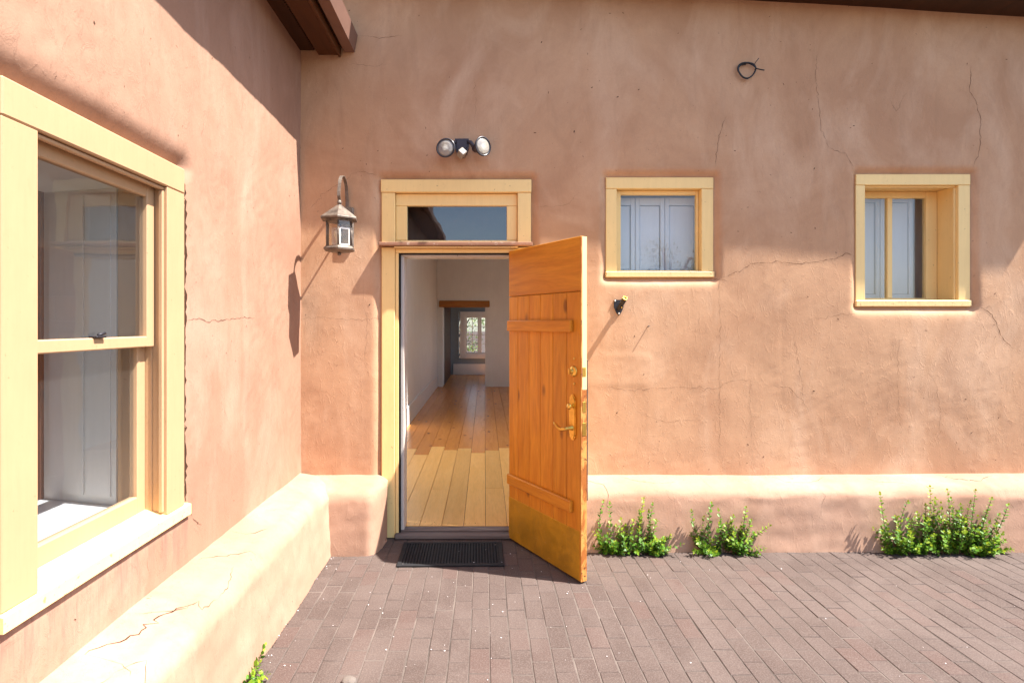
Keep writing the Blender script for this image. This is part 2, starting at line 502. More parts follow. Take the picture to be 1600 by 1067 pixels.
    def build(s, name, mats, parent=None, fix=True):
        me = bpy.data.meshes.new(name)
        off = Vector((0, 0, 0))
        if parent is not None:
            p = parent
            while p is not None:
                off += Vector(p.get('_base', (0, 0, 0)))
                p = p.parent
        vs = [(a - off.x, b - off.y, c - off.z) for a, b, c in s.v]
        me.from_pydata(vs, [], s.f)
        if not isinstance(mats, (list, tuple)):
            mats = [mats]
        for m in mats:
            me.materials.append(M[m] if isinstance(m, str) else m)
        me.polygons.foreach_set('material_index', s.mi)
        me.polygons.foreach_set('use_smooth', s.sm)
        me.update()
        if fix:
            import bmesh
            bm = bmesh.new(); bm.from_mesh(me)
            bmesh.ops.recalc_face_normals(bm, faces=bm.faces)
            bm.to_mesh(me); bm.free()
        o = bpy.data.objects.new(name, me)
        C.objects.link(o)
        if parent is not None:
            o.parent = parent
        return o

def thing(name, label, cat, loc=(0, 0, 0), group=None, own=True):
    o = bpy.data.objects.new(name, None)
    o.empty_display_size = 0.1
    C.objects.link(o)
    o.location = loc
    o['label'] = label; o['category'] = cat
    if group: o['group'] = group
    o['_base'] = tuple(loc) if own else (0, 0, 0)
    return o
def tag(o, label, cat, group=None):
    o['label'] = label; o['category'] = cat
    if group: o['group'] = group
    return o
def B(name, mat, parent, *a, ch=0.003):
    return MB().box(*a, ch=ch).build(name, mat, parent)

# ------------------------------------------------------------------ smooth noise in numpy
_perm = rng.permutation(256)
_ang = rng.uniform(0, 2 * math.pi, 256)
_gx, _gy = np.cos(_ang), np.sin(_ang)
def perlin(x, y, seed=0):
    x = np.asarray(x, float) + seed * 17.31; y = np.asarray(y, float) + seed * 9.77
    xi = np.floor(x).astype(int); yi = np.floor(y).astype(int)
    xf, yf = x - xi, y - yi
    u = xf ** 3 * (xf * (xf * 6 - 15) + 10); v = yf ** 3 * (yf * (yf * 6 - 15) + 10)
    def g(ix, iy, dx, dy):
        h = _perm[(_perm[ix & 255] + iy) & 255]
        return _gx[h] * dx + _gy[h] * dy
    a = g(xi, yi, xf, yf); b = g(xi + 1, yi, xf - 1, yf)
    c = g(xi, yi + 1, xf, yf - 1); d = g(xi + 1, yi + 1, xf - 1, yf - 1)
    return (a * (1 - u) + b * u) * (1 - v) + (c * (1 - u) + d * u) * v

def rect_d(x, z, r):
    """distance outside rectangle r (negative inside)"""
    x0, x1, z0, z1 = r
    dx = np.maximum(np.maximum(x0 - x, x - x1), 0); dz = np.maximum(np.maximum(z0 - z, z - z1), 0)
    out = np.hypot(dx, dz)
    ins = np.minimum(np.minimum(x - x0, x1 - x), np.minimum(z - z0, z1 - z))
    return np.where(out > 0, out, -np.maximum(ins, 0))

# ------------------------------------------------------------------ layout numbers
WY = 3.91            # face of the main house wall
WX = -1.275          # face of the side wing wall
k225 = 880 / WY
def px(p, Y=WY): return (p - 757) / 880 * Y
def pz(p, Y=WY): return CAM_H - (p - 507) / 880 * Y

DOORR = (-0.716, 0.324, -0.1, px(0) * 0 + pz(280))      # casing outside
WIN1 = (px(948), px(1117), pz(433), pz(276))
WIN2 = (px(1341), px(1521), pz(479), pz(271))
WIN3 = (1.482, 2.387, 0.70, 2.147)                       # in (y, z) on the wing wall

def h_back(x, z):
    """plaster relief of the main wall; positive goes into the wall"""
    x = np.asarray(x, float); z = np.asarray(z, float)
    h = 0.009 * perlin(x * 0.9, z * 0.8, 1) + 0.0055 * perlin(x * 2.6, z * 2.2, 2)
    h = h + 0.0019 * perlin(x * 8, z * 6, 3)
    m = np.clip(perlin(x * 1.7, z * 1.7, 9) * 2.2 + 0.35, 0, 1)
    xs, zs = x * 0.86 + z * 0.5, z * 0.86 - x * 0.5
    h = h + 0.0016 * m * perlin(xs * 11, zs * 26, 4) + 0.0006 * m * perlin(xs * 30, zs * 55, 5)
    for r, d, w in ((WIN1, 0.036, 0.028), (WIN2, 0.036, 0.028)):
        dd = rect_d(x, z, r)
        h = h + d * np.exp(-np.clip(dd / w, 0, 9) ** 2)
        # plaster slopes out under the sill
        below = np.exp(-np.clip((r[2] - z) / 0.05, 0, 9) ** 2) * (z <= r[2] + 0.02)
        side = 1 / (1 + np.exp(-(np.minimum(x - r[0], r[1] - x) + 0.01) / 0.012))
        h = h + 0.014 * below * side
    dd = rect_d(x, z, DOORR)
    h = h + 0.038 * np.exp(-np.clip(dd / 0.032, 0, 9) ** 2)
    # old repair patch right of the door
    pd = rect_d(x, z, (0.4, 1.10, 1.12, 1.23)) - 0.06
    h = h - 0.0022 / (1 + np.exp(pd / 0.006))
    # hump of an old seam under the second window
    h = h + 0.0012 * np.exp(-((x - px(1222)) / 0.012) ** 2) * (z < 1.8) * (z > 0.9)
    return h

def grid_mesh(us, vs, P, holes=(), smooth=True):
    """P(U, V) -> xyz arrays ; holes in (u, v) rectangles"""
    U, V = np.meshgrid(us, vs)
    X, Y, Z = P(U, V)
    pts = np.stack([X.ravel(), Y.ravel(), Z.ravel()], 1)
    nu, nv = len(us), len(vs)
    i, j = np.meshgrid(np.arange(nu - 1), np.arange(nv - 1))
    uc = (us[i] + us[i + 1]) / 2; vc = (vs[j] + vs[j + 1]) / 2
    keep = np.ones(uc.shape, bool)
    for r in holes:
        keep &= ~((uc > r[0]) & (uc < r[1]) & (vc > r[2]) & (vc < r[3]))
    a = (j * nu + i)[keep]
    f = np.stack([a, a + 1, a + 1 + nu, a + nu], 1)
    return pts, f

def grid_obj(name, mat, parent, us, vs, P, holes=(), flip=False):
    pts, f = grid_mesh(us, vs, P, holes)
    if flip: f = f[:, ::-1]
    off = Vector((0, 0, 0)); p = parent
    while p is not None:
        off += Vector(p.get('_base', (0, 0, 0))); p = p.parent
    pts = pts - np.array(off)
    me = bpy.data.meshes.new(name)
    me.from_pydata(pts.tolist(), [], f.tolist())
    me.materials.append(M[mat])
    me.polygons.foreach_set('use_smooth', np.ones(len(me.polygons), bool))
    me.update()
    o = bpy.data.objects.new(name, me)
    C.objects.link(o)
    o.parent = parent
    return o

def snapgrid(a, b, step, snaps=()):
    g = np.arange(a, b + step * 0.5, step)
    for s in snaps:
        g[np.argmin(np.abs(g - s))] = s
    return np.unique(g)

# ================================================================== GROUND
BX0, BY1 = -1.0, 3.86
g = MB().box(-120, 120, -120, 120, -0.3, -0.03).build('ground', 'ground')
g['kind'] = 'structure'
pave = MB()
nx, ny = 60, 40
pave.box(-1.2, 5.2, -0.6, 4.0, -0.028, -0.0026)
pave = pave.build('brick_pavement', 'sand')
pave['kind'] = 'structure'

BW, BL, GAP = 0.0930, 0.182, 0.0034
def brick_mesh(seed, w=BW - GAP, l=BL - GAP):
    r = random.Random(seed)
    c, t = 0.0032, 0.0
    hw, hl = w / 2, l / 2
    vs, fs = [], []
    def ring(ix, z, jit):
        out = []
        for sx, sy in ((-1, -1), (1, -1), (1, 1), (-1, 1)):
            out.append((sx * (hw - ix) + r.uniform(-jit, jit), sy * (hl - ix) + r.uniform(-jit, jit), z))
        return out
    vs += ring(0, -0.026, 0); vs += ring(0, -c, 0.0006)
    top = ring(c, 0, 0.0009)
    vs += [(a, b, r.uniform(-0.0007, 0.0007)) for a, b, _ in top]
    for k in (0, 4):
        for i in range(4):
            j = (i + 1) % 4
            fs.append((k + i, k + j, k + j + 4, k + i + 4))
    fs.append((8, 9, 10, 11))
    me = bpy.data.meshes.new('brick')
    me.from_pydata(vs, [], fs)
    me.materials.append(M['brick'])
    me.update()
    return me
variants = [brick_mesh(i) for i in range(10)]
slots = []
ncol = int((5.1 + 1.0) / BW)
for ci in range(-2, ncol):
    X = -0.998 + BW * (ci + 0.5)
    offs = (0.5 * (ci % 2) + random.uniform(-0.10, 0.10)) * BL
    y = -0.5 + offs
    while y < 3.93:
        slots.append((X, y + BL / 2))
        y += BL
def inview(X, Y):
    if Y < 2.2: return False
    p = 757 + 880 * X / Y; q = 507 + 880 * CAM_H / Y
    return -25 < p < 1630 and q < 1090 and Y < 3.80 and X > -1.03
vis = [s for s in slots if inview(*s)]
vis.sort(key=lambda s: s[1] + abs(s[0]) * 0.15)
single = set(vis[:300])
rest = MB()
for (X, Y) in slots:
    rz = random.gauss(0, 0.006); dz = max(-.0009, min(.0016, random.gauss(0, 0.0010)))
    me = random.choice(variants)
    jx, jy = random.gauss(0, 0.0009), random.gauss(0, 0.0012)
    if (X, Y) in single:
        o = bpy.data.objects.new('brick', me)
        o.location = (X + jx, Y + jy, dz)
        o.rotation_euler = (random.gauss(0, 0.003), random.gauss(0, 0.006), rz + math.pi * random.randint(0, 1))
        C.objects.link(o); o.parent = pave
    else:
        m4 = Matrix.Translation((X + jx, Y + jy, dz)) @ Matrix.Rotation(rz, 4, 'Z')
        rest.add([m4 @ v.co for v in me.vertices], [tuple(p.vertices) for p in me.polygons])
ro = rest.build('more_bricks', 'brick', pave, fix=False)
ro['kind'] = 'stuff'

# ================================================================== MAIN HOUSE
house = thing('adobe_house', 'long terracotta adobe house with the open plank door and two small cream windows', 'house', (1.5, WY, 0))

us = snapgrid(-1.40, 4.60, 0.016, [DOORR[0] + .03, DOORR[1] - .03, WIN1[0] + .02, WIN1[1] - .02, WIN2[0] + .02, WIN2[1] - .02])
vs_ = snapgrid(-0.05, 4.20, 0.016, [DOORR[3] - .03, WIN1[2] + .02, WIN1[3] - .02, WIN2[2] + .02, WIN2[3] - .02])
ins = lambda r, d: (r[0] + d, r[1] - d, r[2] + d, r[3] - d)
wall = grid_obj('wall', 'plaster', house, us, vs_, lambda U, V: (U, WY + h_back(U, V), V),
                [ins(DOORR, .03)[:2] + (-1, DOORR[3] - .03), ins(WIN1, .02), ins(WIN2, .02)])

def ribbon(parent, pts, w, surf, name='crack', jit=0.006, seed=0):
    """thin crack following surf(a, b) -> point, with end taper"""
    r = random.Random(seed)
    P = []
    for i in range(len(pts) - 1):
        a, b = pts[i], pts[i + 1]
        L = math.hypot(b[0] - a[0], b[1] - a[1])
        n = max(2, int(L / 0.018))
        for k in range(n):
            t_ = k / n
            P.append((a[0] + (b[0] - a[0]) * t_ + r.gauss(0, jit) * (k > 0), a[1] + (b[1] - a[1]) * t_ + r.gauss(0, jit) * (k > 0)))
    P.append(pts[-1])
    mb = MB(); vv, ff = [], []
    n = len(P)
    for i, p in enumerate(P):
        q = P[min(i + 1, n - 1)]; o = P[max(i - 1, 0)]
        d = Vector((q[0] - o[0], q[1] - o[1]))
        d = d.normalized() if d.length else Vector((1, 0))
        e = min(1, i / 4 + .15, (n - 1 - i) / 4 + .15)
        ww = w * e * r.uniform(0.2, 1.0) * .62 / 2
        for sgn in (-1, 1):
            vv.append(surf(p[0] - d.y * ww * sgn, p[1] + d.x * ww * sgn))
    for i in range(n - 1):
        ff.append((2 * i, 2 * i + 1, 2 * i + 3, 2 * i + 2))
    mb.add(vv, ff)
    return mb.build(name, 'crack', parent, fix=False)

def s_back(x, z):
    return (x, WY + float(h_back(x, z)) - 0.0016, z)
cracks_px = [
    ([(1277, 85), (1274, 120), (1279, 160), (1283, 200), (1296, 232), (1322, 240), (1336, 268)], .0035),
    ([(1134, 183), (1126, 205), (1121, 225), (1117, 262)], .0042),
    ([(1128, 434), (1152, 424), (1178, 412), (1212, 408), (1240, 412), (1268, 410), (1300, 405), (1325, 396), (1341, 402)], .0055),
    ([(1517, 105), (1514, 140), (1528, 165), (1533, 195), (1530, 235), (1521, 262)], .0045),
    ([(1533, 481), (1550, 492), (1558, 510), (1568, 530), (1584, 545)], .0085),
    ([(1533, 481), (1545, 478), (1552, 489)], .005),
    ([(1128, 434), (1118, 436), (1136, 440)], .010),
    ([(560, 56), (590, 60), (616, 58), (628, 57)], .004),
    ([(1124, 430), (1123, 470), (1126, 500), (1124, 560), (1125, 608), (1124, 700)], .0026),
    ([(949, 605), (985, 610), (1060, 605), (1110, 607), (1124, 606), (1140, 596), (1178, 593)], .0032),
    ([(1208, 602), (1235, 607), (1250, 622), (1263, 640)], .0045),
    ([(1240, 520), (1246, 560), (1252, 590), (1255, 625)], .0030),
    ([(470, 498), (500, 496), (545, 500), (595, 497)], .0030),
    ([(543, 100), (580, 104), (610, 101)], .0022),
    ([(1174, 592), (1172, 640), (1174, 690)], .0022),
    ([(1405, 500), (1402, 570), (1404, 640), (1410, 680)], .0022),
    ([(1260, 500), (1286, 497), (1310, 492), (1338, 490)], .0030),
    ([(480, 330), (510, 300), (560, 268), (594, 276)], .0026),
    ([(1390, 155), (1400, 175), (1412, 150), (1418, 146)], .0022),
    ([(566, 470), (574, 500), (570, 560), (576, 590)], .0022),
    ([(740, 120), (744, 160), (741, 190)], .0020),
    ([(1000, 645), (1040, 660), (1090, 655)], .0022),
    ([(1440, 560), (1462, 600), (1470, 650), (1466, 700)], .0022),
    ([(835, 322), (860, 324), (890, 318), (905, 300)], .0022),
]
for i, (pp, w) in enumerate(cracks_px):
    ribbon(wall, [(px(a), pz(b)) for a, b in pp], w, s_back, jit=0.0045, seed=i)

# plaster gouges and pits on the wall (small, irregular)
pit = MB()
for i in range(150):
    x, z = random.uniform(-1.25, 3.9), random.uniform(0.5, 3.7)
    if any(rect_d(x, z, r) < 0.02 for r in (DOORR, WIN1, WIN2)): continue
    L = random.uniform(0.003, 0.010); w = L * random.uniform(0.15, 0.6); a = random.gauss(0.9, 0.7)
    c_, s_ = math.cos(a), math.sin(a)
    pp = [(-L, 0), (-.3 * L, -w * .7), (.6 * L, -w * .5), (L, 0), (.3 * L, w * .6), (-.6 * L, w * .5)]
    pit.add([s_back(x + u * c_ - v * s_, z + u * s_ + v * c_) for u, v in pp], [tuple(range(6))])
po = pit.build('plaster_pits', 'crack', wall, fix=False)
po['kind'] = 'stuff'

# ---- plastered bench along the wall (banco)
def prof_pts(b, hgt, n=26):
    """(d, z) from the wall over the rounded front edge to the ground"""
    out = []
    r = 0.105
    z_f = hgt - 0.028
    flat = max(b - r - 0.01, 0.02)
    for i in range(7):
        t_ = i / 6
        out.append((-0.03 + (flat + 0.03) * t_, hgt - 0.028 * t_ * t_))
    for i in range(1, 11):
        a = math.pi / 2 * i / 10
        out.append((flat + r * math.sin(a), z_f - r * 0.95 * (1 - math.cos(a))))
    d0, z0 = out[-1]
    for i in range(1, 13):
        t_ = i / 12
        out.append((d0 + 0.030 * t_, z0 + (-0.03 - z0) * t_))
    return np.array(out)

def bench_surface(b, hgt, seed, ends=None, rr=0.10):
    pr = prof_pts(b, hgt)
    nv = len(pr)
    def P(U, V):
        vi = np.clip(V, 0, nv - 1)
        d = np.interp(vi, np.arange(nv), pr[:, 0]); z = np.interp(vi, np.arange(nv), pr[:, 1])
        amp = np.clip(d / 0.08, 0, 1)
        n1 = 0.009 * perlin(U * 1.6, V * 0.08, seed) + 0.006 * perlin(U * 5, V * 0.35, seed + 1) + 0.0025 * perlin(U * 16, V * 0.8, seed + 2)
        d = d + n1 * amp
        z = z + (0.010 * perlin(U * 1.3, V * 0.05 + 3, seed + 3) + 0.003 * perlin(U * 6, V * 0.3, seed + 4)) * (z > 0.02)
        if ends:
            for e, sg in ends:
                q = np.clip(1 - (sg * (e - U)) / rr, 0, 1)      # 0 inside .. 1 at the end
                k = np.sqrt(np.clip(1 - q ** 2.6, 0, 1))
                d = d * (0.12 + 0.88 * k)
                z = np.where(z > 0.05, z - 0.035 * q ** 3, z)
        return d, z
    return P, nv

Pr, nvp = bench_surface(0.205, 0.447, 20, ends=[(0.335, -1)], rr=0.05)
bench_r = grid_obj('bench', 'plaster_bench', house, snapgrid(0.335, 4.6, 0.018), np.arange(nvp, dtype=float),
                   lambda U, V: (U, WY - Pr(U, V)[0], Pr(U, V)[1] + 0.012 * (U - 1.2) / 3), flip=True)
Pl, nvp = bench_surface(0.275, 0.445, 31, ends=[(-0.675, 1)], rr=0.10)
bench_l = grid_obj('bench', 'plaster_bench', house, snapgrid(-1.27, -0.675, 0.012), np.arange(nvp, dtype=float),
                   lambda U, V: (U, WY - Pl(U, V)[0], Pl(U, V)[1]), flip=True)
# flat end of the short bench beside the door frame
e = MB()
pr = prof_pts(0.275, 0.43)
e.prism([(WY - d * 0.42, z - 0.03 if z > 0.1 else z) for d, z in pr] + [(WY, -0.03)], -0.70, -0.678, 'x')
def s_bench_r(u, v):
    d, z = Pr(np.array(u), np.array(v)); d2, z2 = Pr(np.array(u), np.array(v + .3))
    tn = Vector((0, -(float(d2) - float(d)), float(z2) - float(z))).normalized()
    nrm = Vector((0, tn.z, -tn.y))
    if nrm.z < 0 and float(d) < 0.15: nrm = -nrm
    if nrm.y > 0: nrm = -nrm
    p = Vector((u, WY - float(d), float(z) + 0.012 * (u - 1.2) / 3)) + nrm * 0.0018
    return tuple(p)

# cracks on the bench: work in (x, v*k) units so that ribbon widths stay even
KV = 0.0125
def bench_cr(parent, pts, w, seed, surf):
    ribbon(parent, [(a, b * KV) for a, b in pts], w * .62, lambda a, b: surf(a, b / KV), jit=0.0035, seed=seed)
for i, (pts, w) in enumerate([
    ([(0.62, 2), (0.74, 6), (0.80, 8), (0.82, 13), (0.80, 18)], .004),
    ([(0.93, 2), (1.0, 5), (1.16, 7), (1.3, 6)], .003),
    ([(1.48, 3), (1.5, 8), (1.53, 12)], .0045),
    ([(1.95, 2), (2.05, 6), (2.2, 7), (2.35, 3)], .003),
    ([(2.6, 4), (2.68, 6), (2.82, 7), (2.9, 10)], .003),
    ([(3.1, 2), (3.2, 5), (3.35, 6), (3.5, 3)], .0035),
    ([(1.2, 10), (1.22, 14), (1.26, 16)], .003),
    ([(2.2, 10), (2.25, 14), (2.2, 20)], .0025),
    ([(2.9, 12), (2.88, 18), (2.95, 24)], .0025),
    ([(1.72, 12), (1.76, 16)], .003), ([(3.45, 14), (3.5, 20)], .003)]):
    bench_cr(bench_r, pts, w * 1.5, 50 + i, s_bench_r)

# ---- door frame
YF = WY + 0.014     # casing face
frame = thing('door_frame', '', '', (0, 0, 0)); frame.parent = house
for k in ('label', 'category'): del frame[k]
frame.location = (-house.location.x, -house.location.y, 0)
frame['_base'] = tuple(frame.location)
cz = pz(300)
B('side_casing', 'cream', frame, px(595.5), px(616.5), YF, WY + 0.10, pz(379), cz - .001, ch=.004)
B('side_casing', 'cream', frame, px(809), px(830), YF, WY + 0.10, pz(379), cz - .001, ch=.004)
B('side_casing', 'cream', frame, px(595.5), px(616.5), YF, WY + 0.10, 0.004, pz(386), ch=.004)
B('side_casing', 'cream', frame, px(809), px(830), YF, WY + 0.10, 0.004, pz(386), ch=.004)
B('head_casing', 'cream', frame, px(594.5), px(830.5), YF - 0.006, WY + 0.10, cz, pz(280), ch=.004)
B('drip_ledge', 'ledge', frame, px(594), px(831), WY - 0.055, WY + 0.10, pz(385.2), pz(380), ch=.003)
B('ledge_edge', 'cream_worn', frame, px(617), px(809), WY - 0.028, WY + 0.09, pz(388.0), pz(385.6), ch=.001)
B('head_jamb', 'cream', frame, px(617), px(809), WY + 0.024, WY + 0.12, pz(394.5), pz(388.4), ch=.002)
B('side_jamb', 'cream', frame, px(617), px(622), WY + 0.024, WY + 0.12, 0.01, pz(394.8), ch=.002)
B('seal', 'seal', frame, px(622.2), px(625), WY + 0.03, WY + 0.05, 0.03, pz(394.8), ch=.001)
B('head_seal', 'seal', frame, px(625), px(809), WY + 0.03, WY + 0.05, pz(397), pz(394.6), ch=.001)
B('inner_jamb', 'jamb', frame, px(624.0, 4.0), px(632.5, 4.0), WY + 0.055, WY + 0.20, 0.03, pz(402, 4.0), ch=.003)
B('inner_head', 'jamb', frame, px(624.0, 4.0), px(809), WY + 0.055, WY + 0.20, pz(402.2, 4.0), pz(393.5, 4.0), ch=.003)
B('hinge_jamb', 'cream', frame, 0.205, px(809), WY + 0.024, WY + 0.20, 0.03, pz(395), ch=.003)
B('threshold', 'grey_wood', frame, -0.625, 0.235, WY - 0.012, WY + 0.13, 0.002, 0.036, ch=.008)
B('threshold_strip', 'grey_wood', frame, -0.60, 0.215, WY + 0.045, WY + 0.125, 0.036, 0.048, ch=.005)

# ---- transom window
def part_empty(name, parent, label=None):
    o = bpy.data.objects.new(name, None); o.empty_display_size = .1
    C.objects.link(o); o.parent = parent
    if label: o['label'] = label
    return o
tr = part_empty('transom_window', house, 'narrow horizontal transom window above the open door')
YT = WY + 0.046
gx0, gx1, gz0, gz1 = px(634.5), px(792.5), pz(374), pz(319.5)
sx0, sx1 = px(617), px(808.5)
B('sash_rail', 'cream', tr, sx0, sx1, YT, YT + .05, gz1, cz - .003)
B('sash_rail', 'cream_worn', tr, sx0, sx1, YT, YT + .05, pz(380) + .003, gz0)
B('sash_stile', 'cream', tr, sx0, gx0, YT + .001, YT + .05, gz0 + .001, gz1 - .001)
B('sash_stile', 'cream', tr, gx1, sx1, YT + .001, YT + .05, gz0 + .001, gz1 - .001)
B('glazing_bead', 'cream_worn', tr, gx0 - .015, gx1 + .015, YT - .012, YT - .001, gz0 - .022, gz0 - .003, ch=.004)
B('pane', 'glass_old', tr, gx0 - .005, gx1 + .005, YT + .020, YT + .024, gz0 - .005, gz1 + .005, ch=0)
B('backing_board', 'dark_wood', tr, gx0 - .05, gx1 + .05, YT + .16, YT + .175, gz0 - .03, gz1 + .05, ch=0)

# ---- small windows
def small_window(label, r, cl, cr, ch_, sill_h, yg, inner, panes):
    w = part_empty('window', house, label)
    x0, x1, z0, z1 = r
    yf = WY + 0.026
    B('side_casing', 'cream', w, x0, x0 + cl, yf, WY + .07, z0 + sill_h + .001, z1 - ch_ - .001)
    B('side_casing', 'cream', w, x1 - cr, x1, yf, WY + .07, z0 + sill_h + .001, z1 - ch_ - .001)
    B('head_casing', 'cream', w, x0, x1, yf - .003, WY + .07, z1 - ch_, z1)
    B('sill', 'cream_worn', w, x0 - .004, x1 + .006, WY + .016, yg + .02, z0, z0 + sill_h, ch=.005)
    ix0, ix1, iz0, iz1 = x0 + cl, x1 - cr, z0 + sill_h, z1 - ch_
    # deep jambs lining the opening
    B('jamb', 'cream', w, ix0 - .02, ix0 - .001, WY + .0705, yg + .05, iz0, iz1, ch=.001)
    B('jamb', 'cream', w, ix1 + .001, ix1 + .02, WY + .0705, yg + .05, iz0, iz1, ch=.001)
    B('head_jamb', 'cream', w, ix0 - .001, ix1 + .001, WY + .0705, yg + .05, iz1 + .001, iz1 + .02, ch=.001)
    if yg > WY + .15:
        B('stop', 'cream', w, ix1 - .012, ix1 + .0005, WY + .05, WY + .066, iz0, iz1 - .013, ch=.002)
        B('stop', 'cream', w, ix0, ix1, WY + .05, WY + .066, iz1 - .012, iz1 - .0005, ch=.002)
    (ga0, ga1), gb0, gb1 = (panes[0][0], panes[-1][1]), inner[0], inner[1]
    B('sash_stile', 'cream', w, ix0 + .001, ga0, yg - .02, yg + .02, iz0 + .001, iz1 - .001)
    B('sash_stile', 'cream', w, ga1, ix1 - .001, yg - .02, yg + .02, iz0 + .001, iz1 - .001)
    B('sash_rail', 'cream', w, ga0, ga1, yg - .019, yg + .02, gb1, iz1 - .001)
    B('sash_rail', 'cream', w, ga0, ga1, yg - .019, yg + .02, iz0 + .001, gb0)
    for i, (a, b) in enumerate(panes):
        B('pane', 'glass', w, a - .004, b + .004, yg - .002, yg + .002, gb0 - .004, gb1 + .004, ch=0)
        if i:
            B('mullion', 'cream', w, panes[i - 1][1] + .0005, a - .0005, yg - .018, yg + .018, gb0 + .0005, gb1 - .0005)
    return w

Yg = 4.005
w1 = small_window('square small window right of the door with shut pale shutters behind it', WIN1, .076, .082, .078, .042, Yg,
                  (pz(423, Yg), pz(305.5, Yg)), [(px(969, Yg), px(1086.5, Yg))])
Yg2 = 4.14
w2 = small_window('taller deep-set two-pane window at the right end of the wall', WIN2, .066, .082, .075, .045, Yg2,
                  (pz(466, Yg2), pz(310.5, Yg2)), [(2.715, 2.949), (2.987, 3.232)])
def shutter(w, x0, x1, z0, z1, y, cols):
    """white panelled shutter leaves behind the glass"""
    for (a, b) in cols:
        s = MB()
        a, b = a + .002, b - .002
        st = .03
        s.box(a, a + st, y, y + .025, z0, z1, ch=.002); s.box(b - st, b, y, y + .025, z0, z1, ch=.002)
        s.box(a + st, b - st, y, y + .025, z1 - .055, z1, ch=.002); s.box(a + st, b - st, y, y + .025, z0, z0 + .055, ch=.002)
        s.box(a + st + .003, b - st - .003, y + .012, y + .02, z0 + .058, z1 - .058, ch=.004)
        s.build('shutter', 'shutter', w)
shutter(w1, 0, 0, pz(430), pz(300), 4.09, [(.93, 1.095), (1.095, 1.31), (1.31, 1.56)])
B('dark_box', 'shutter', w1, .86, 1.60, 4.20, 4.22, 1.8, 2.54, ch=0)
shutter(w2, 0, 0, 1.66, 2.46, 4.22, [(2.64, 2.965), (2.965, 3.215)])
B('backing', 'shutter', w2, 2.58, 3.4, 4.33, 4.35, 1.6, 2.55, ch=0)

# ---- roof and eave of the main house
def z_eave(x): return 3.735 - 0.0588 * (x - 1.88)
eave = part_empty('eave', house)
def sloped(name, mat, x0, x1, y0, y1, dz0, dz1):
    mb = MB()
    vs = []
    for zz in (dz0, dz1):
        for y in (y0, y1):
            for x in (x0, x1):
                vs.append((x, y, z_eave(x) + zz))
    mb.add(vs, [(0, 2, 3, 1), (4, 5, 7, 6), (0, 1, 5, 4), (2, 6, 7, 3), (0, 4, 6, 2), (1, 3, 7, 5)])
    return mb.build(name, mat, eave)
OV = 0.262
EX1 = 4.64
sloped('soffit', 'dark_wood', -1.9, EX1, WY - OV + .03, WY + .25, 0.0, 0.03)
sloped('fascia', 'brown_board', -1.9, EX1, WY - OV, WY - OV + .0295, -0.012, 0.14)
sloped('roof_deck', 'fascia', -1.9, EX1, WY - OV - .02, 4.5, 0.1405, 0.20)
sloped('roof_deck', 'fascia', .95, EX1, 4.5, 7.0, 0.1405, 0.20)  # deck stops short, leaving an unseen skylight added to light the hall

# ---- interior shell: long hall and the room behind it
def room(name, mat, boxes, parent=house, ch=0):
    mb = MB()
    for b in boxes: mb.box(*b)
    return mb.build(name, mat, parent)
HX0, HX1, FY, HZ, FZ = -1.10, 1.9, 13.06, 3.25, 0.05
room('interior_wall', 'white', [
    (HX0 - .2, HX0, 4.03, 14.0, 0, 3.9)])
room('interior_wall', 'white', [      # inner face of the front wall
    (HX0, -.62, 4.06, 4.16, 0, HZ), (.25, .80, 4.06, 4.16, 0, HZ), (-.62, .25, 4.06, 4.16, 2.56, HZ), (-.62, .25, 4.16, 4.20, 2.0, 2.56)])
room('interior_wall', 'white', [
    (HX1, HX1 + .15, 4.4, 10.2, 0, HZ), (HX1, HX1 + .15, 11.6, FY, 0, HZ), (HX1, HX1 + .15, 10.2, 11.6, 0, 1.0), (HX1, HX1 + .15, 10.2, 11.6, 2.4, HZ),  # unseen side opening put in to bring daylight onto the left wall
    (.80, HX1, 4.36, 4.42, 0, HZ), (.78, .82, 4.10, 4.40, 0, HZ)])
room('interior_wall', 'white', [      # far wall with the low doorway
    (HX0, -.965, FY, FY + .45, 0, HZ), (.015, HX1, FY, FY + .45, 0, HZ), (-.965, .015, FY, FY + .45, 1.92, HZ)])
room('ceiling', 'white', [(HX0, HX1 + .15, 4.03, 4.5, HZ, HZ + .15), (HX0, HX1 + .15, 7.6, FY + .45, HZ, HZ + .15), (.95, HX1 + .15, 4.5, 7.6, HZ, HZ + .15), (HX1 + .15, 4.6, 4.05, 7, HZ, HZ + .15)])  # gap between the slabs is an unseen skylight, added to brighten the hall
room('interior_wall', 'white', [(HX1 + .15, 4.6, 6.9, 7.05, 0, HZ), (4.5, 4.6, 4.0, 6.9, -.02, 3.7), (HX1 + .15, 4.5, 4.37, 4.42, 0, HZ)])
room('interior_wall', 'blue_wall', [
    (-1.8, -.74, 16.2, 16.35, 0, 2.6), (.12, 1.6, 16.2, 16.35, 0, 2.6), (-.74, .12, 16.2, 16.35, 0, .52), (-.74, .12, 16.2, 16.35, 1.86, 2.6),
    (-1.8, -1.7, FY + .45, 16.2, 0, 2.6), (1.5, 1.6, FY + .45, 14.2, 0, 2.6), (1.5, 1.6, 15.7, 16.2, 0, 2.6), (1.5, 1.6, 14.2, 15.7, 0, .8),  # unseen side opening added to light the far room
    (-1.8, 1.6, FY + .45, 16.35, 2.6, 2.7)])
B('side_panel', 'dark_wood', house, -1.00, -.955, FY + .46, 15.9, FZ, 2.2, ch=.004)
B('lintel_beam', 'beam', house, px(686, FY - .03), px(765, FY - .03), FY - .05, FY + .3, pz(480, FY), pz(470, FY), ch=.012)
B('baseboard', 'white_trim', house, HX0 + .0005, HX0 + .022, 7.6, FY - .001, FZ, .33, ch=.006)
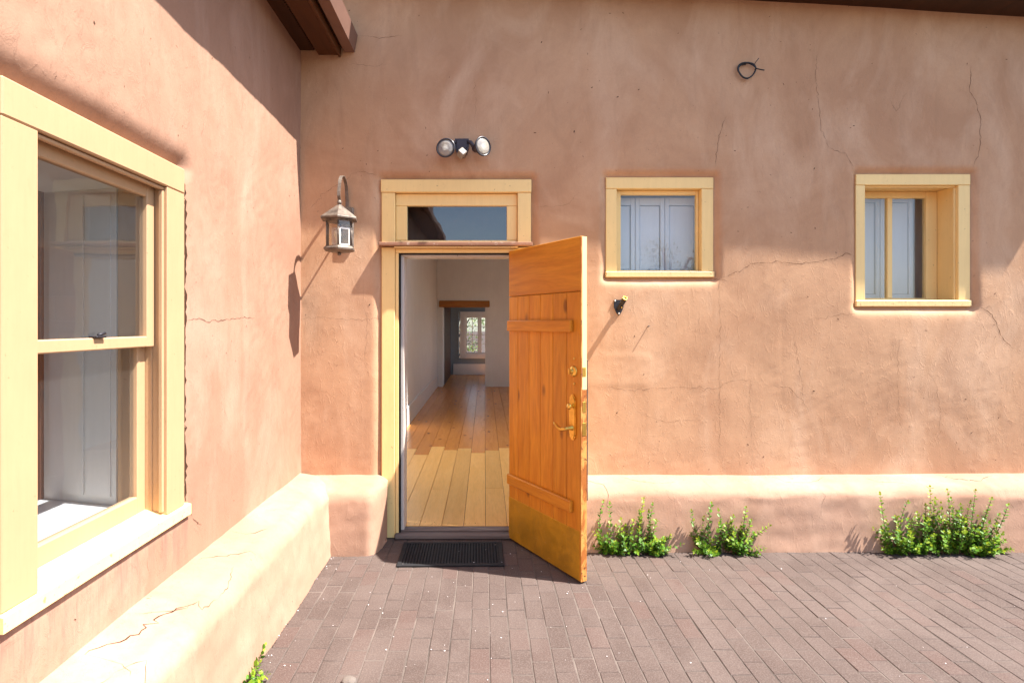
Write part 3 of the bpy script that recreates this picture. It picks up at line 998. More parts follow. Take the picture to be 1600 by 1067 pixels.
B('baseboard', 'white_trim', house, HX0 + .022, -.968, FY - .022, FY - .001, FZ, .33, ch=.004)
B('baseboard', 'white_trim', house, -.9, 1.49, 16.175, 16.198, FZ, .36, ch=.006)

# floorboards
floor = room('floor', 'dark_wood', [(HX0 - .2, HX1 + .1, 4.03, 16.3, 0.0, 0.03)])
bwid = 0.158
i = 0
x = HX0 + .002
while x < HX1 - .05:
    ys = 4.035 + random.uniform(-.0, .0)
    edge = 6.45 + random.uniform(-.18, .18) + (0.12 if i % 2 else -.05)
    seg = [(4.035, edge, 'board_pale')]
    y = edge
    while y < 16.1:
        L = random.uniform(2.4, 4.2)
        seg.append((y, min(y + L, 16.19), 'board_orange')); y += L
    # one joint in the pale section
    if i % 3 == 1:
        a = random.uniform(4.7, 5.4)
        seg[0:1] = [(4.035, a, 'board_pale'), (a, edge, 'board_pale')]
    for a, b, m in seg:
        B('floorboard', m, floor, x + .0015, x + bwid - .0015, a + .001, b - .001, 0.03, FZ + random.uniform(-.0012, .0012), ch=.0018)
    x += bwid; i += 1

# far window
fw = part_empty('far_window', house, 'small-paned casement window at the far end of the hall')
Yw = 16.19
X0, X1, Z0, Z1 = px(719, Yw), px(719, Yw) + 1.12, pz(560, Yw), pz(487, Yw)
gx0_, gx1_ = X0 + .14, X0 + .98
gz0_, gz1_ = Z0 + .13, Z1 - .13
B('casing', 'white_trim', fw, X0, gx0_, Yw - .03, Yw + .02, Z0, Z1)
B('casing', 'white_trim', fw, gx1_, X1, Yw - .03, Yw + .02, Z0, Z1)
B('casing', 'white_trim', fw, gx0_, gx1_, Yw - .031, Yw + .02, gz1_, Z1)
B('sill', 'white_trim', fw, gx0_, gx1_, Yw - .04, Yw + .02, Z0, gz0_)
mid = (gx0_ + gx1_) / 2
for a, b in ((gx0_, mid), (mid, gx1_)):
    B('sash_stile', 'white_trim', fw, a + .001, a + .055, Yw, Yw + .03, gz0_ + .001, gz1_ - .001)
    B('sash_stile', 'white_trim', fw, b - .055, b - .001, Yw, Yw + .03, gz0_ + .001, gz1_ - .001)
    B('sash_rail', 'white_trim', fw, a + .055, b - .055, Yw, Yw + .03, gz0_ + .001, gz0_ + .05)
    B('sash_rail', 'white_trim', fw, a + .055, b - .055, Yw, Yw + .03, gz1_ - .05, gz1_ - .001)
    m_ = (a + b) / 2
    B('muntin', 'white_trim', fw, m_ - .009, m_ + .009, Yw + .005, Yw + .025, gz0_ + .05, gz1_ - .05)
    for q in (1, 2, 3):
        zz = gz0_ + .05 + (gz1_ - gz0_ - .1) * q / 4
        B('muntin', 'white_trim', fw, a + .056, b - .056, Yw + .006, Yw + .024, zz - .008, zz + .008)
    B('pane', 'glass', fw, a + .05, b - .05, Yw + .012, Yw + .016, gz0_ + .045, gz1_ - .045, ch=0)

# ================================================================== THE OPEN DOOR (part of the house)
HP = Vector((0.169, WY, 0.0))
DOOR_A = math.atan2(-0.870, 0.492)
door = bpy.data.objects.new('door', None)
C.objects.link(door); door.parent = house
door['label'] = 'open orange-stained plank door with brass lock plate and kick plate'
door.location = HP - house.location
door.rotation_euler = (0, 0, DOOR_A)
# local frame: +X along the leaf from hinge to free edge, inner face looks to local -Y ... leaf occupies y 0..0.045
door['_base'] = (-house.location.x, -house.location.y, 0)     # cancels the house offset: door parts are in leaf coordinates
DB, DT = 0.012, 1.998
DW, TH = 0.777, 0.045
edges = [0.0, .1143, .2495, .3766, .5091, .6465, DW]
RZ = DT - 0.316
# inner planks are thin boards on an outer skin; outer skin is cream
for i in range(6):
    B('plank', 'door_wood', door, edges[i] + .0018, edges[i + 1] - (.0018 if i < 5 else 0), 0, 0.022, DB, RZ - .002, ch=.0035)
B('top_board', 'door_wood_x', door, 0, DW, 0.0, 0.022, RZ + .0015, DT - .0, ch=.003)
for i in range(6):
    B('outer_plank', 'cream', door, edges[i] + .001, edges[i + 1] - (.001 if i < 5 else 0), 0.0225, TH, DB, DT - .001, ch=.003)
B('edge_strip', 'cream', door, DW + .0002, DW + .0035, 0.010, TH - .001, 1.115, DT - .002, ch=.0008)
B('edge_strip', 'edge_worn', door, DW + .0002, DW + .003, 0.001, TH - .001, DB, 1.112, ch=.0008)
B('edge_strip', 'edge_worn', door, DW + .0002, DW + .003, 0.001, 0.0095, 1.115, DT - .002, ch=.0008)
B('batten', 'door_wood_x', door, .012, .712, -.026, -.0005, 1.445, 1.517, ch=.005)
B('batten', 'door_wood_x', door, .012, .712, -.026, -.0005, .393, .463, ch=.005)
B('kick_plate', 'kick', door, .004, .768, -.0025, -.0004, .016, .300, ch=.0008)
B('sweep', 'grey_wood', door, .002, DW - .003, TH + .0005, TH + .010, DB + .005, DB + .045, ch=.002)

# deadbolt
rx = Matrix.Rotation(math.radians(90), 4, 'X')       # local z -> -y
def atd(x, z): return Matrix.Translation((x, 0, z)) @ rx
db = MB().lathe([(.033, -.001), (.033, .004), (.028, .009), (.018, .011), (.013, .013), (.012, .024), (.0, .025)], atd(.715, 1.217), 20)
db.box(.711, .719, -.040, -.022, 1.200, 1.234, ch=.003)
db.build('deadbolt', 'brass', door)
for zz in (1.292, 1.145):
    MB().lathe([(.007, -.001), (.007, .004), (.003, .007)], atd(.722, zz), 10).build('screw', 'brass', door)
# long lock plate with scalloped ends
pl = MB()
prof = [(-.026, -.095), (-.026, .095), (-.020, .104), (-.023, .112), (-.014, .122), (-.010, .130), (0, .134), (.010, .130), (.014, .122), (.023, .112), (.020, .104), (.026, .095), (.026, -.095), (.020, -.104), (.023, -.112), (.014, -.122), (.010, -.130), (0, -.134), (-.010, -.130), (-.014, -.122), (-.023, -.112), (-.020, -.104)]
pcx, pcz = .713, .950
pl.prism([(pcx + a * 1.15, pcz + b) for a, b in prof], -.009, -.0004, 'y')
pl.prism([(pcx + a * .9, pcz + b * .95) for a, b in prof], -.0125, -.0091, 'y')
plate = pl.build('lock_plate', 'brass', door)
for a, b in ((-.016, .10), (.016, .10), (-.016, -.10), (.016, -.10)):
    pass
kn = MB().lathe([(.011, .006), (.009, .012), (.008, .020), (.017, .026), (.019, .034), (.012, .041), (0, .043)], atd(pcx, pcz + .065), 16)
kn.build('thumb_turn', 'brass', door)
lv = MB().lathe([(.017, .006), (.016, .012), (.010, .016), (.009, .045), (0, .047)], atd(pcx, pcz - .062), 14)
lv.tube([(pcx, -.040, pcz - .062), (pcx - .025, -.050, pcz - .070), (pcx - .052, -.054, pcz - .076), (pcx - .078, -.055, pcz - .066), (pcx - .100, -.055, pcz - .052), (pcx - .116, -.054, pcz - .048), (pcx - .122, -.053, pcz - .044)],
        [.010, .0115, .0115, .010, .008, .0065, .004], 8)
lv.build('lever_handle', 'brass', door)
B('latch_plate', 'brass', door, DW + .0036, DW + .0052, .012, .036, 1.19, 1.243, ch=.0005)
B('latch_plate', 'brass', door, DW + .0032, DW + .005, .012, .036, .985, 1.045, ch=.0005)
B('latch_plate', 'brass', door, DW + .0032, DW + .005, .010, .038, .850, .925, ch=.0005)
ph = MB().box(.69, .772, TH + .0005, TH + .014, .47, 1.285, ch=.002)
ph.tube([(.712, TH + .005, 1.03), (.712, TH + .035, 1.02), (.712, TH + .04, .95), (.712, TH + .035, .85), (.712, TH + .005, .84)], .007, 8)
ph.build('pull_handle', 'iron', door)
for zz in (.25, 1.0, 1.75):
    h = MB().tube([(-.004, TH + .004, zz - .045), (-.004, TH + .004, zz + .045)], .006, 8)
    h.box(.0, .03, TH + .0005, TH + .003, zz - .045, zz + .045)
    h.build('hinge', 'brass', door)

# ================================================================== SIDE WING
wing = thing('house_wing', 'left side wing of the adobe house with a big sash window and brown eave', 'house', (WX, 1.2, 0))

def h_wing(y, z):
    y = np.asarray(y, float); z = np.asarray(z, float)
    h = 0.006 * perlin(y * 0.9, z * 0.8, 11) + 0.004 * perlin(y * 2.4, z * 2.4, 12) + 0.0026 * perlin(y * 8, z * 6, 13)
    m = np.clip(perlin(y * 1.7, z * 1.7, 19) * 2.2 + 0.45, 0, 1)
    ys, zs = y * 0.8 + z * 0.6, z * 0.8 - y * 0.6
    h = h + 0.0022 * m * perlin(ys * 11, zs * 24, 14) + 0.0011 * m * perlin(ys * 30, zs * 50, 15)
    dd = rect_d(y, z, WIN3)
    above = 1 / (1 + np.exp(-(z - WIN3[3] + .02) / .02))
    h = h + (0.018 + 0.03 * above) * np.exp(-np.clip(dd / (0.022 + 0.03 * above), 0, 9) ** 2)
    below = np.exp(-np.clip((WIN3[2] - z) / .03, 0, 9) ** 2) * (z < WIN3[2] + .02)
    rag = 0.6 + 0.8 * np.clip(perlin(y * 14, z * 14, 16) + .3, 0, 1)
    h = h + 0.030 * np.exp(-np.clip(dd / (0.010 * rag), 0, 9) ** 2)
    return h
FINE = np.array([-.004, 0, .004, .008, .012, .018, .025])
usw = np.unique(np.concatenate([np.arange(-5.0, 1.2, 0.12), WIN3[1] + FINE, WIN3[0] - FINE, snapgrid(1.2, 3.96, 0.014, [WIN3[0] + .02, WIN3[1] - .02])]))
vsw = np.unique(np.concatenate([snapgrid(-0.05, 3.50, 0.016, [WIN3[2] + .02, WIN3[3] - .02]), WIN3[3] + FINE]))
wwall = grid_obj('wall', 'plaster_pink_dimmed', wing, usw, vsw, lambda U, V: (WX - h_wing(U, V) + .0, U, V), [ins(WIN3, .02)], flip=False)
def s_wing(y, z): return (WX - float(h_wing(y, z)) + 0.0018, y, z)
def wy(p): return 880 * (-WX) / (757 - p)
def wz(p, q): return CAM_H - (q - 507) / 880 * wy(p)
for i, (pp, w) in enumerate([
    ([(298, 800), (303, 812), (314, 820)], .006), ([(292, 500), (310, 497), (322, 503), (345, 500), (372, 497), (398, 496)], .004),
    ([(320, 190), (312, 215)], .003), ([(225, 40), (222, 55)], .004), ([(228, 870), (229, 885), (232, 897)], .0035),
    ([(380, 160), (385, 180)], .003), ([(350, 640), (357, 660)], .003)]):
    ribbon(wwall, [(wy(a), wz(a, b)) for a, b in pp], w, s_wing, jit=.003, seed=80 + i)
ribbon(wwall, [(WIN3[1] + .019, 2.14), (WIN3[1] + .022, 1.6), (WIN3[1] + .018, 1.1), (WIN3[1] + .024, .735)], .024, s_wing, 'plaster_gap', .0025, 95)
ribbon(wwall, [(WIN3[1] + .004, WIN3[3] + .006), (2.1, WIN3[3] + .004), (1.7, WIN3[3] + .005), (1.47, WIN3[3] + .004)], .012, s_wing, 'plaster_gap', .002, 96)
pit = MB()
for i in range(60):
    y, z = random.uniform(1.2, 3.8), random.uniform(0.5, 2.9)
    if rect_d(y, z, WIN3) < 0.03: continue
    L = random.uniform(0.002, 0.007); w = L * random.uniform(0.2, 0.6); a = random.gauss(-0.9, 0.6)
    c_, s_ = math.cos(a), math.sin(a)
    pp = [(-L, 0), (-.3 * L, -w * .7), (.6 * L, -w * .5), (L, 0), (.3 * L, w * .6), (-.6 * L, w * .5)]
    pit.add([s_wing(y + u * c_ - v * s_, z + u * s_ + v * c_) for u, v in pp], [tuple(range(6))])
po = pit.build('plaster_pits', 'crack', wwall, fix=False); po['kind'] = 'stuff'

Pw, nvw = bench_surface(0.272, 0.468, 41)
bench_w = grid_obj('bench', 'plaster_bench', wing, np.unique(np.concatenate([np.arange(-5, 1.2, .1), np.arange(1.2, 3.90, .016)])), np.arange(nvw, dtype=float),
                   lambda U, V: (WX + Pw(U, V)[0], U, Pw(U, V)[1]))
def s_bench_w(u, v):
    d, z = Pw(np.array(u), np.array(v)); d2, z2 = Pw(np.array(u), np.array(v + .3))
    tn = Vector((float(d2) - float(d), 0, float(z2) - float(z))).normalized()
    nrm = Vector((-tn.z, 0, tn.x))
    if nrm.x < 0 and nrm.z < 0: nrm = -nrm
    if nrm.z < -.2: nrm = -nrm
    return tuple(Vector((WX + float(d), u, float(z))) + nrm * 0.0018)
for i, (pts, w) in enumerate([
    ([(1.75, 2), (1.85, 4), (2.02, 5), (2.14, 8), (2.10, 10), (2.22, 11)], .006), ([(1.98, 1), (2.0, 3), (2.14, 8)], .005),
    ([(1.70, 6), (1.78, 9), (1.72, 12), (1.66, 15)], .005), ([(2.45, 2), (2.55, 5), (2.62, 8), (2.58, 12)], .005),
    ([(1.75, 2), (1.74, 6), (1.70, 9)], .005), ([(2.8, 1), (2.78, 4), (2.9, 6)], .004), ([(3.1, 3), (3.2, 6), (3.17, 9)], .004),
    ([(3.2, 6), (3.3, 7)], .004), ([(2.22, 11), (2.35, 10), (2.45, 8)], .004), ([(1.5, 3), (1.6, 6), (1.7, 6)], .004),
    ([(2.9, 14), (2.92, 18)], .003), ([(2.3, 15), (2.34, 19)], .003)]):
    bench_cr(bench_w, pts, w, 100 + i, s_bench_w)

# ---- big sash window of the wing
bw = part_empty('sash_window', wing, 'large cream double-hung sash window on the left wing')
y0, y1 = 1.605, 2.258
zt, zb = 2.042, 0.735
XF = WX + 0.004
def BW_(name, mat, d0, d1, a0, a1, z0, z1, ch=.003):       # depth measured into the wall from the casing face
    return B(name, mat, bw, XF - d1, XF - d0, a0, a1, z0, z1, ch=ch)
BW_('side_casing', 'cream_dimmed', 0, .06, WIN3[0], y0, .7275, zt - .0005, .003)
BW_('side_casing', 'cream_dimmed', 0, .06, y1, WIN3[1], .7275, zt - .0005, .003)
BW_('head_casing', 'cream_dimmed', -.002, .06, WIN3[0], WIN3[1], zt, WIN3[3], .005)
BW_('jamb', 'cream_dimmed', .0605, .20, y1 - .001, y1 + .03, zb, zt)
BW_('jamb', 'cream_dimmed', .0605, .20, y0 - .03, y0 + .001, zb, zt)
BW_('head_jamb', 'cream_dimmed', .0605, .20, y0 + .0015, y1 - .0015, zt - .002, zt + .03)
BW_('stop', 'cream_dimmed', .012, .03, y1 - .014, y1 - .0005, zb + .005, zt - .0155)
BW_('stop', 'cream_dimmed', .012, .03, y0 + .0005, y0 + .014, zb + .005, zt - .0155)
BW_('stop', 'cream_dimmed', .012, .03, y0 + .001, y1 - .001, zt - .015, zt - .0025)
sl = MB()
sl.prism([(XF + .013, .680), (XF + .013, .722), (XF - .061, .742), (XF - .14, .7645), (XF - .14, .680)], WIN3[0] - .01, WIN3[1] + .03, 'y')
sl.build('sill', 'cream_worn', bw)
# upper sash (outer)
ua, ub = y0 + .002, y1 - .002
st = .052
zm0, zm1 = 1.402, 1.442
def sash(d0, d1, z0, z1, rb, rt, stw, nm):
    BW_(nm + '_stile', 'cream_dimmed', d0, d1, ua, ua + stw, z0, z1)
    BW_(nm + '_stile', 'cream_dimmed', d0, d1, ub - stw, ub, z0, z1)
    BW_(nm + '_rail', 'cream_dimmed', d0 - .001, d1, ua + stw, ub - stw, z0, z0 + rb, .004)
    BW_(nm + '_rail', 'cream_dimmed', d0 + .001, d1, ua + stw, ub - stw, z1 - rt, z1, .004)
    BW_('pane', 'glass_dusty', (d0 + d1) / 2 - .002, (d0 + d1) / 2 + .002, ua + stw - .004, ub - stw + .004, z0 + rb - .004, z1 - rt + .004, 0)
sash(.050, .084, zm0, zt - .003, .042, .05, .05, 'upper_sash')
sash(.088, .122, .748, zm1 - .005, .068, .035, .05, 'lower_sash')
lk = MB().box(XF - .066, XF - .036, 1.90, 1.95, zm1 + .002, zm1 + .010, ch=.002)
lk.tube([(XF - .05, 1.925, zm1 + .012), (XF - .045, 1.955, zm1 + .018)], .005, 6)
lk.build('sash_lock', 'iron', bw)
# white-lined reveal, inner sill and the room beyond
BW_('inner_sill', 'white_trim', .1405, .575, y0 - .02, y1 + .12, .74, .765, .004)
def splay(name, mat, xa, xb, off, th, z0, z1):
    k = .250
    Yl = lambda x: 2.256 + (-1.4755 - x) * k
    MB().prism([(xa, Yl(xa) - off), (xb, Yl(xb) - off), (xb, Yl(xb) - off + th), (xa, Yl(xa) - off + th)], z0, z1, 'z').build(name, mat, bw)
splay('reveal_panel', 'white', -1.4755, -1.835, 0, .03, .766, zt + .03)
splay('shutter_leaf', 'white_trim', -1.50, -1.62, .006, .0055, .80, zt - .03)
splay('shutter_leaf', 'white_trim', -1.63, -1.80, .009, .0085, .80, zt - .03)
BW_('reveal_panel', 'white', .2005, .562, y0 - .03, y0 + .002, .766, zt + .03)
BW_('reveal_soffit', 'white', .2005, .562, y0 + .003, y1 + .12, zt - .004, zt + .03)
BW_('wood_trim', 'brown_door', .566, .60, y1 + .072, y1 + .19, .765, zt + .06)
room('interior_wall', 'white', [
    (-1.90, -1.85, -1, y0 - .03, 0, 3.0), (-1.90, -1.85, y1 + .125, 3.8, 0, 3.0), (-1.90, -1.85, y0 - .03, y1 + .125, 0, .74), (-1.90, -1.85, y0 - .03, y1 + .125, zt + .03, 3.0),
    (-5.2, -1.79, 3.78, 3.86, 0, 3.0), (-5.3, -5.2, -1, .6, 0, 3.0), (-5.3, -5.2, 2.8, 3.8, 0, 3.0), (-5.3, -5.2, .6, 2.8, 0, .9), (-5.3, -5.2, .6, 2.8, 2.1, 3.0), (-5.2, -1.79, -1.08, -1, 0, 3.0)], wing)
room('ceiling', 'white', [(-5.3, -1.79, -1.08, 3.86, 3.0, 3.1)], wing)
room('floor', 'board_orange', [(-5.2, -1.84, -1, 3.78, .0, .05)], wing)
# solid adobe core behind the plaster skin
room('wall_core', 'white', [(-1.79, -1.42, -1.0, WIN3[0] - .05, 0, 3.3), (-1.79, -1.42, WIN3[1] + .10, 3.86, 0, 3.3)], wing)

# ---- eave of the wing
we = part_empty('eave', wing)
EY0, EY1 = -5.0, WY - 0.012
def E(name, mat, x0, x1, z0, z1, ch=.003):
    return B(name, mat, we, x0, x1, EY0, EY1, z0, z1, ch=ch)
E('soffit_board', 'dark_wood', -1.45, -1.176, 3.384, 3.41)
E('vent_strip', 'vent', -1.1755, -1.150, 3.388, 3.40, .001)
vt = MB()
y = 1.9
while y < EY1 - .02:
    vt.box(-1.178, -1.148, y, y + .010, 3.3805, 3.3875); y += .024
v_o = vt.build('vent_slots', 'dark_wood', we); v_o['kind'] = 'stuff'
E('soffit_board', 'brown_board', -1.1495, -1.010, 3.352, 3.40)
E('soffit_trim', 'brown_board', -1.0095, -.992, 3.336, 3.40)
E('soffit_board', 'dark_wood', -.9915, -.968, 3.40, 3.42)
gt = MB()
gt.prism([(-.9675, 3.372), (-.898, 3.372), (-.878, 3.490), (-.9675, 3.490)], EY0, EY1, 'y')
gt.build('gutter', 'fascia', we)
room('roof_deck', 'fascia', [(-5.4, -.99, EY0, EY1, 3.4225, 3.55)], we)

# ================================================================== SMALL THINGS ON THE WALL
# ---- coach lantern
LX, LY = -0.951, 3.69
lan = thing('wall_lantern', 'hexagonal bronze coach lantern hanging from a loop bracket left of the door', 'lantern', (LX, WY, 2.0))
def hexring(R, z, ph=math.radians(9.5)):
    out = []
    for k in range(6):
        a = ph + k * math.pi / 3
        out.append((LX + R * math.sin(a), LY - R * math.cos(a), z))
    return out
def hexloft(rings, mi=0):
    mb = MB(); vs = []; fs = []
    for R, z in rings: vs += hexring(R, z)
    for i in range(len(rings) - 1):
        for k in range(6):
            k2 = (k + 1) % 6
            fs.append((i * 6 + k, i * 6 + k2, i * 6 + 6 + k2, i * 6 + 6 + k))
    fs.append(tuple(range(6))[::-1]); fs.append(tuple((len(rings) - 1) * 6 + k for k in range(6)))
    return mb.add(vs, fs)
hexloft([(.128, 2.172), (.130, 2.180), (.128, 2.186), (.022, 2.266), (.016, 2.272)]).build('roof', 'bronze', lan)
hexloft([(.096, 2.160), (.098, 2.171)]).build('collar', 'bronze', lan)
hexloft([(.060, 1.962), (.108, 1.974), (.110, 1.984), (.094, 1.998)]).build('base', 'bronze', lan)
MB().lathe([(.0, 1.940), (.012, 1.944), (.014, 1.952), (.008, 1.962)], Matrix.Translation((LX, LY, 0)), 10).build('finial', 'bronze', lan)
for k in range(6):
    a = math.radians(9.5) + k * math.pi / 3
    a2 = a + math.pi / 3
    p = Vector((LX + .087 * math.sin(a), LY - .087 * math.cos(a), 0))
    q = Vector((LX + .087 * math.sin(a2), LY - .087 * math.cos(a2), 0))
    MB().tube([p + Vector((0, 0, 1.998)), p + Vector((0, 0, 2.160))], .0062, 6).build('post', 'bronze', lan)
    d = (q - p)
    n_ = Vector((d.y, -d.x, 0)).normalized() * .0012
    a_, b_ = p + d * .06, q - d * .06
    gl = MB().add([a_ + Vector((0, 0, 2.0)), b_ + Vector((0, 0, 2.0)), b_ + Vector((0, 0, 2.158)), a_ + Vector((0, 0, 2.158)),
                   a_ + n_ + Vector((0, 0, 2.0)), b_ + n_ + Vector((0, 0, 2.0)), b_ + n_ + Vector((0, 0, 2.158)), a_ + n_ + Vector((0, 0, 2.158))],
                  [(0, 1, 2, 3), (7, 6, 5, 4), (0, 4, 5, 1), (1, 5, 6, 2), (2, 6, 7, 3), (3, 7, 4, 0)])
    gl.build('pane', 'lamp_glass', lan)
    if k in (0,):
        # small framed door on the right-hand front face
        fr = MB()
        def bar(u0, u1, z0, z1):
            A = p + d * u0 - n_ * 1.5; Bq = p + d * u1 - n_ * 1.5
            w_ = -n_.normalized() * .004
            w_ = n_.normalized() * .005
            vs = [A + Vector((0, 0, z0)), Bq + Vector((0, 0, z0)), Bq + Vector((0, 0, z1)), A + Vector((0, 0, z1))]
            fr.add(vs + [v + w_ for v in vs], [(0, 1, 2, 3), (7, 6, 5, 4), (0, 4, 5, 1), (1, 5, 6, 2), (2, 6, 7, 3), (3, 7, 4, 0)])
        bar(.10, .18, 2.002, 2.115); bar(.82, .90, 2.002, 2.115); bar(.18, .82, 2.106, 2.115); bar(.18, .82, 2.002, 2.010)
        fr.build('pane_frame', 'white_trim', lan)
MB().lathe([(.012, 1.998), (.012, 2.03), (.016, 2.05), (.026, 2.075), (.024, 2.095), (.012, 2.108), (0, 2.112)], Matrix.Translation((LX - .008, LY - .01, 0)), 14).build('bulb', 'bulb', lan)
MB().lathe([(0, 2.270), (.010, 2.273), (.0165, 2.288), (.010, 2.303), (0, 2.306)], Matrix.Translation((LX, LY, 0)), 14).build('ball', 'bronze', lan)
def strap(pts, w, th, name):
    mb = MB(); vs = []; fs = []
    n = len(pts)
    for i, p in enumerate(pts):
        a = pts[max(i - 1, 0)]; b = pts[min(i + 1, n - 1)]
        d = Vector((b[0] - a[0], b[1] - a[1])).normalized()
        nr = Vector((-d.y, d.x)) * th / 2
        for sx in (-1, 1):
            for sn in (-1, 1):
                vs.append((LX + sx * w / 2, p[0] + sn * nr.x, p[1] + sn * nr.y))
    for i in range(n - 1):
        o = i * 4; q = o + 4
        fs += [(o, o + 1, q + 1, q), (o + 3, o + 2, q + 2, q + 3), (o + 2, o, q, q + 2), (o + 1, o + 3, q + 3, q + 1)]
    fs += [(0, 2, 3, 1), ((n - 1) * 4, (n - 1) * 4 + 1, (n - 1) * 4 + 3, (n - 1) * 4 + 2)]
    return mb.add(vs, fs).build(name, 'bronze', lan)
loop = []
cy, rz_ = (LY + WY - .02) / 2, 0
for i in range(25):
    a = math.pi * (1.10 - 1.18 * i / 24)
    loop.append((cy + .092 * math.cos(a) * (-1) * -1, 2.375 + .102 * math.sin(a)))
loop = [(cy - .092 * math.cos(math.pi * t_ / 20), 2.39 + .10 * math.sin(math.pi * t_ / 20)) for t_ in range(21)]
loop = [(LY + .004, 2.305), (LY - .014, 2.33), (LY - .012, 2.36)] + [(cy - (.098) * math.cos(math.pi * t_ / 20), 2.385 + .10 * math.sin(math.pi * t_ / 20)) for t_ in range(1, 21)] + [(WY - .012, 2.34), (WY - .012, 2.20)]
strap(loop, .021, .005, 'loop_bracket')
B('back_plate', 'bronze', lan, LX - .045, LX + .045, WY - .020, WY + .006, 2.02, 2.30, ch=.006)
MB().tube([(LX, WY - .01, 2.20), (LX, LY + .06, 2.215), (LX, LY + .01, 2.20)], .007, 8).build('support_arm', 'bronze', lan)

# ---- security floodlight
FX, FZ_ = px(722), pz(231)
fl = thing('floodlight', 'twin-head security floodlight with sensor above the door', 'floodlight', (FX, WY, FZ_))
sh = MB()
poly = [(-.050, .048), (.050, .048), (.052, .0), (.038, -.045), (.012, -.072), (-.012, -.072), (-.038, -.045), (-.052, .0)]
poly = [(FX + a * .95, FZ_ + b) for a, b in poly]
sh.prism(poly, WY - .045, WY + .01, 'y')
sh.prism([(FX + (a - FX) * .7, FZ_ + (b - FZ_) * .75 - .002) for a, b in poly], WY - .058, WY - .0455, 'y')
sh.build('base_box', 'plastic', fl)
def head(cx, cz, cyy, dirv, name='lamp_head'):
    d = Vector(dirv).normalized()
    q = d.to_track_quat('Z', 'Y').to_matrix().to_4x4()
    T = Matrix.Translation((cx, cyy, cz)) @ q
    h = MB().lathe([(.022, -.085), (.028, -.070), (.034, -.045), (.052, -.012), (.0625, .0), (.0635, .006), (.060, .008)], T, 24)
    ho = h.build(name, 'plastic', fl)
    rr = MB().lathe([(.057, .006), (.0635, .0062), (.0655, .010), (.0655, .016), (.057, .017), (.055, .012)], T, 28)
    rr.build('lamp_rim', 'rim', ho)
    le = MB().lathe([(.0552, .007), (.0552, .0125), (.045, .0165), (.025, .019), (.0, .020)], T, 28)
    le.build('lens', 'lens', ho)
    return T
T1 = head(px(697, 3.78), pz(231.5, 3.78), 3.79, (-.22, -1, .02))
T2 = head(px(753, 3.80), pz(229.5, 3.80), 3.80, (.62, -.80, -.05))
for T, sx in ((T1, -1), (T2, 1)):
    back = T @ Vector((0, 0, -.075))
    MB().tube([(FX + sx * .035, WY - .04, FZ_ + .025), (FX + sx * .06, WY - .045, FZ_ + .022), tuple(back)], [.013, .015, .014], 10).build('swivel_arm', 'plastic', fl)
sn = MB()
Ts = Matrix.Translation((FX, WY - .075, FZ_ - .062)) @ Matrix.Rotation(math.radians(45), 4, 'Y') @ Matrix.Rotation(math.radians(-25), 4, 'X')
bx = MB().box(-.023, .023, -.03, .03, -.023, .023, ch=.004)
sn.add([Ts @ Vector(v) for v in bx.v], bx.f)
sn.build('sensor', 'lens', fl)
MB().tube([(FX, WY - .05, FZ_ - .03), (FX, WY - .075, FZ_ - .055)], .012, 10).build('sensor_neck', 'plastic', fl)

# ---- flagpole bracket
KX, KZ = px(966.5), pz(480)
fb = thing('flagpole_bracket', 'small black iron flagpole bracket on the wall beside the open door', 'bracket', (KX, WY, KZ))
shp = [(-.034, .048), (-.026, .054), (0, .050), (.026, .054), (.034, .048), (.033, .0), (.018, -.036), (0, -.058), (-.018, -.036), (-.033, .0)]
yb = WY + float(h_back(KX, KZ))
MB().prism([(KX + a, KZ + b) for a, b in shp], yb - .007, yb + .01, 'y').build('plate', 'iron', fb)
dv = Vector((.18, -.80, .62)).normalized()
p0 = Vector((KX, yb - .012, KZ - .010))
MB().tube([p0, p0 + dv * .115], [.0165, .0165], 14, cap=False).tube([p0 + dv * .002, p0 + dv * .04], .012, 12).build('socket', 'iron', fb)
ringm = MB()
q = dv.to_track_quat('Z', 'Y').to_matrix().to_4x4()
ringm.lathe([(.0105, .108), (.0105, .116), (.0168, .1165), (.0168, .108)], Matrix.Translation(p0) @ q, 16)
ringm.build('socket_rim', 'brass', fb)
for a, b in ((-.026, .044), (.026, .044), (0, -.044)):
    MB().lathe([(.006, .006), (.0055, .010), (.002, .0125)], Matrix.Translation((KX + a, yb, KZ + b)) @ rx, 10).build('screw', 'white_trim', fb)
MB().tube([p0 + dv * .05 + Vector((0, 0, -.016)), p0 + dv * .055 + Vector((0, 0, -.032))], .004, 6).build('thumb_screw', 'brass', fb)

# ---- nail stub and cable coil
NX, NZ = px(1012), pz(510.5)
yn = WY + float(h_back(NX, NZ))
tag(MB().tube([(NX, yn + .01, NZ), (NX + .002, yn - .030, NZ + .004)], .0035, 8).build('nail', 'iron'), 'lone dark nail sticking out of the wall under the square window', 'nail')
WXc, WZc = px(1165), pz(112)
yc = WY + float(h_back(WXc, WZc)) - .014
cab = MB()
pts = []
for i in range(46):
    a = math.radians(95) + 2 * math.pi * i / 30
    r = .050 + .004 * math.sin(3 * a) + .0008 * i * .3
    pts.append((WXc + r * math.cos(a) * 1.08, yc - .0006 * i * .5, WZc + r * math.sin(a) * .95))
cab.tube(pts, .0052, 7)
cab.tube([(WXc + .012, yc - .004, WZc + .050), (WXc + .045, yc - .008, WZc + .030), (WXc + .062, yc - .014, WZc + .008), (WXc + .088, yc - .020, WZc - .002), (WXc + .112, yc - .024, WZc - .008)], .0042, 7)
cab.tube([(WXc + .045, yc - .006, WZc + .028), (WXc + .06, yc - .012, WZc + .055), (WXc + .078, yc - .018, WZc + .078)], .0022, 6)
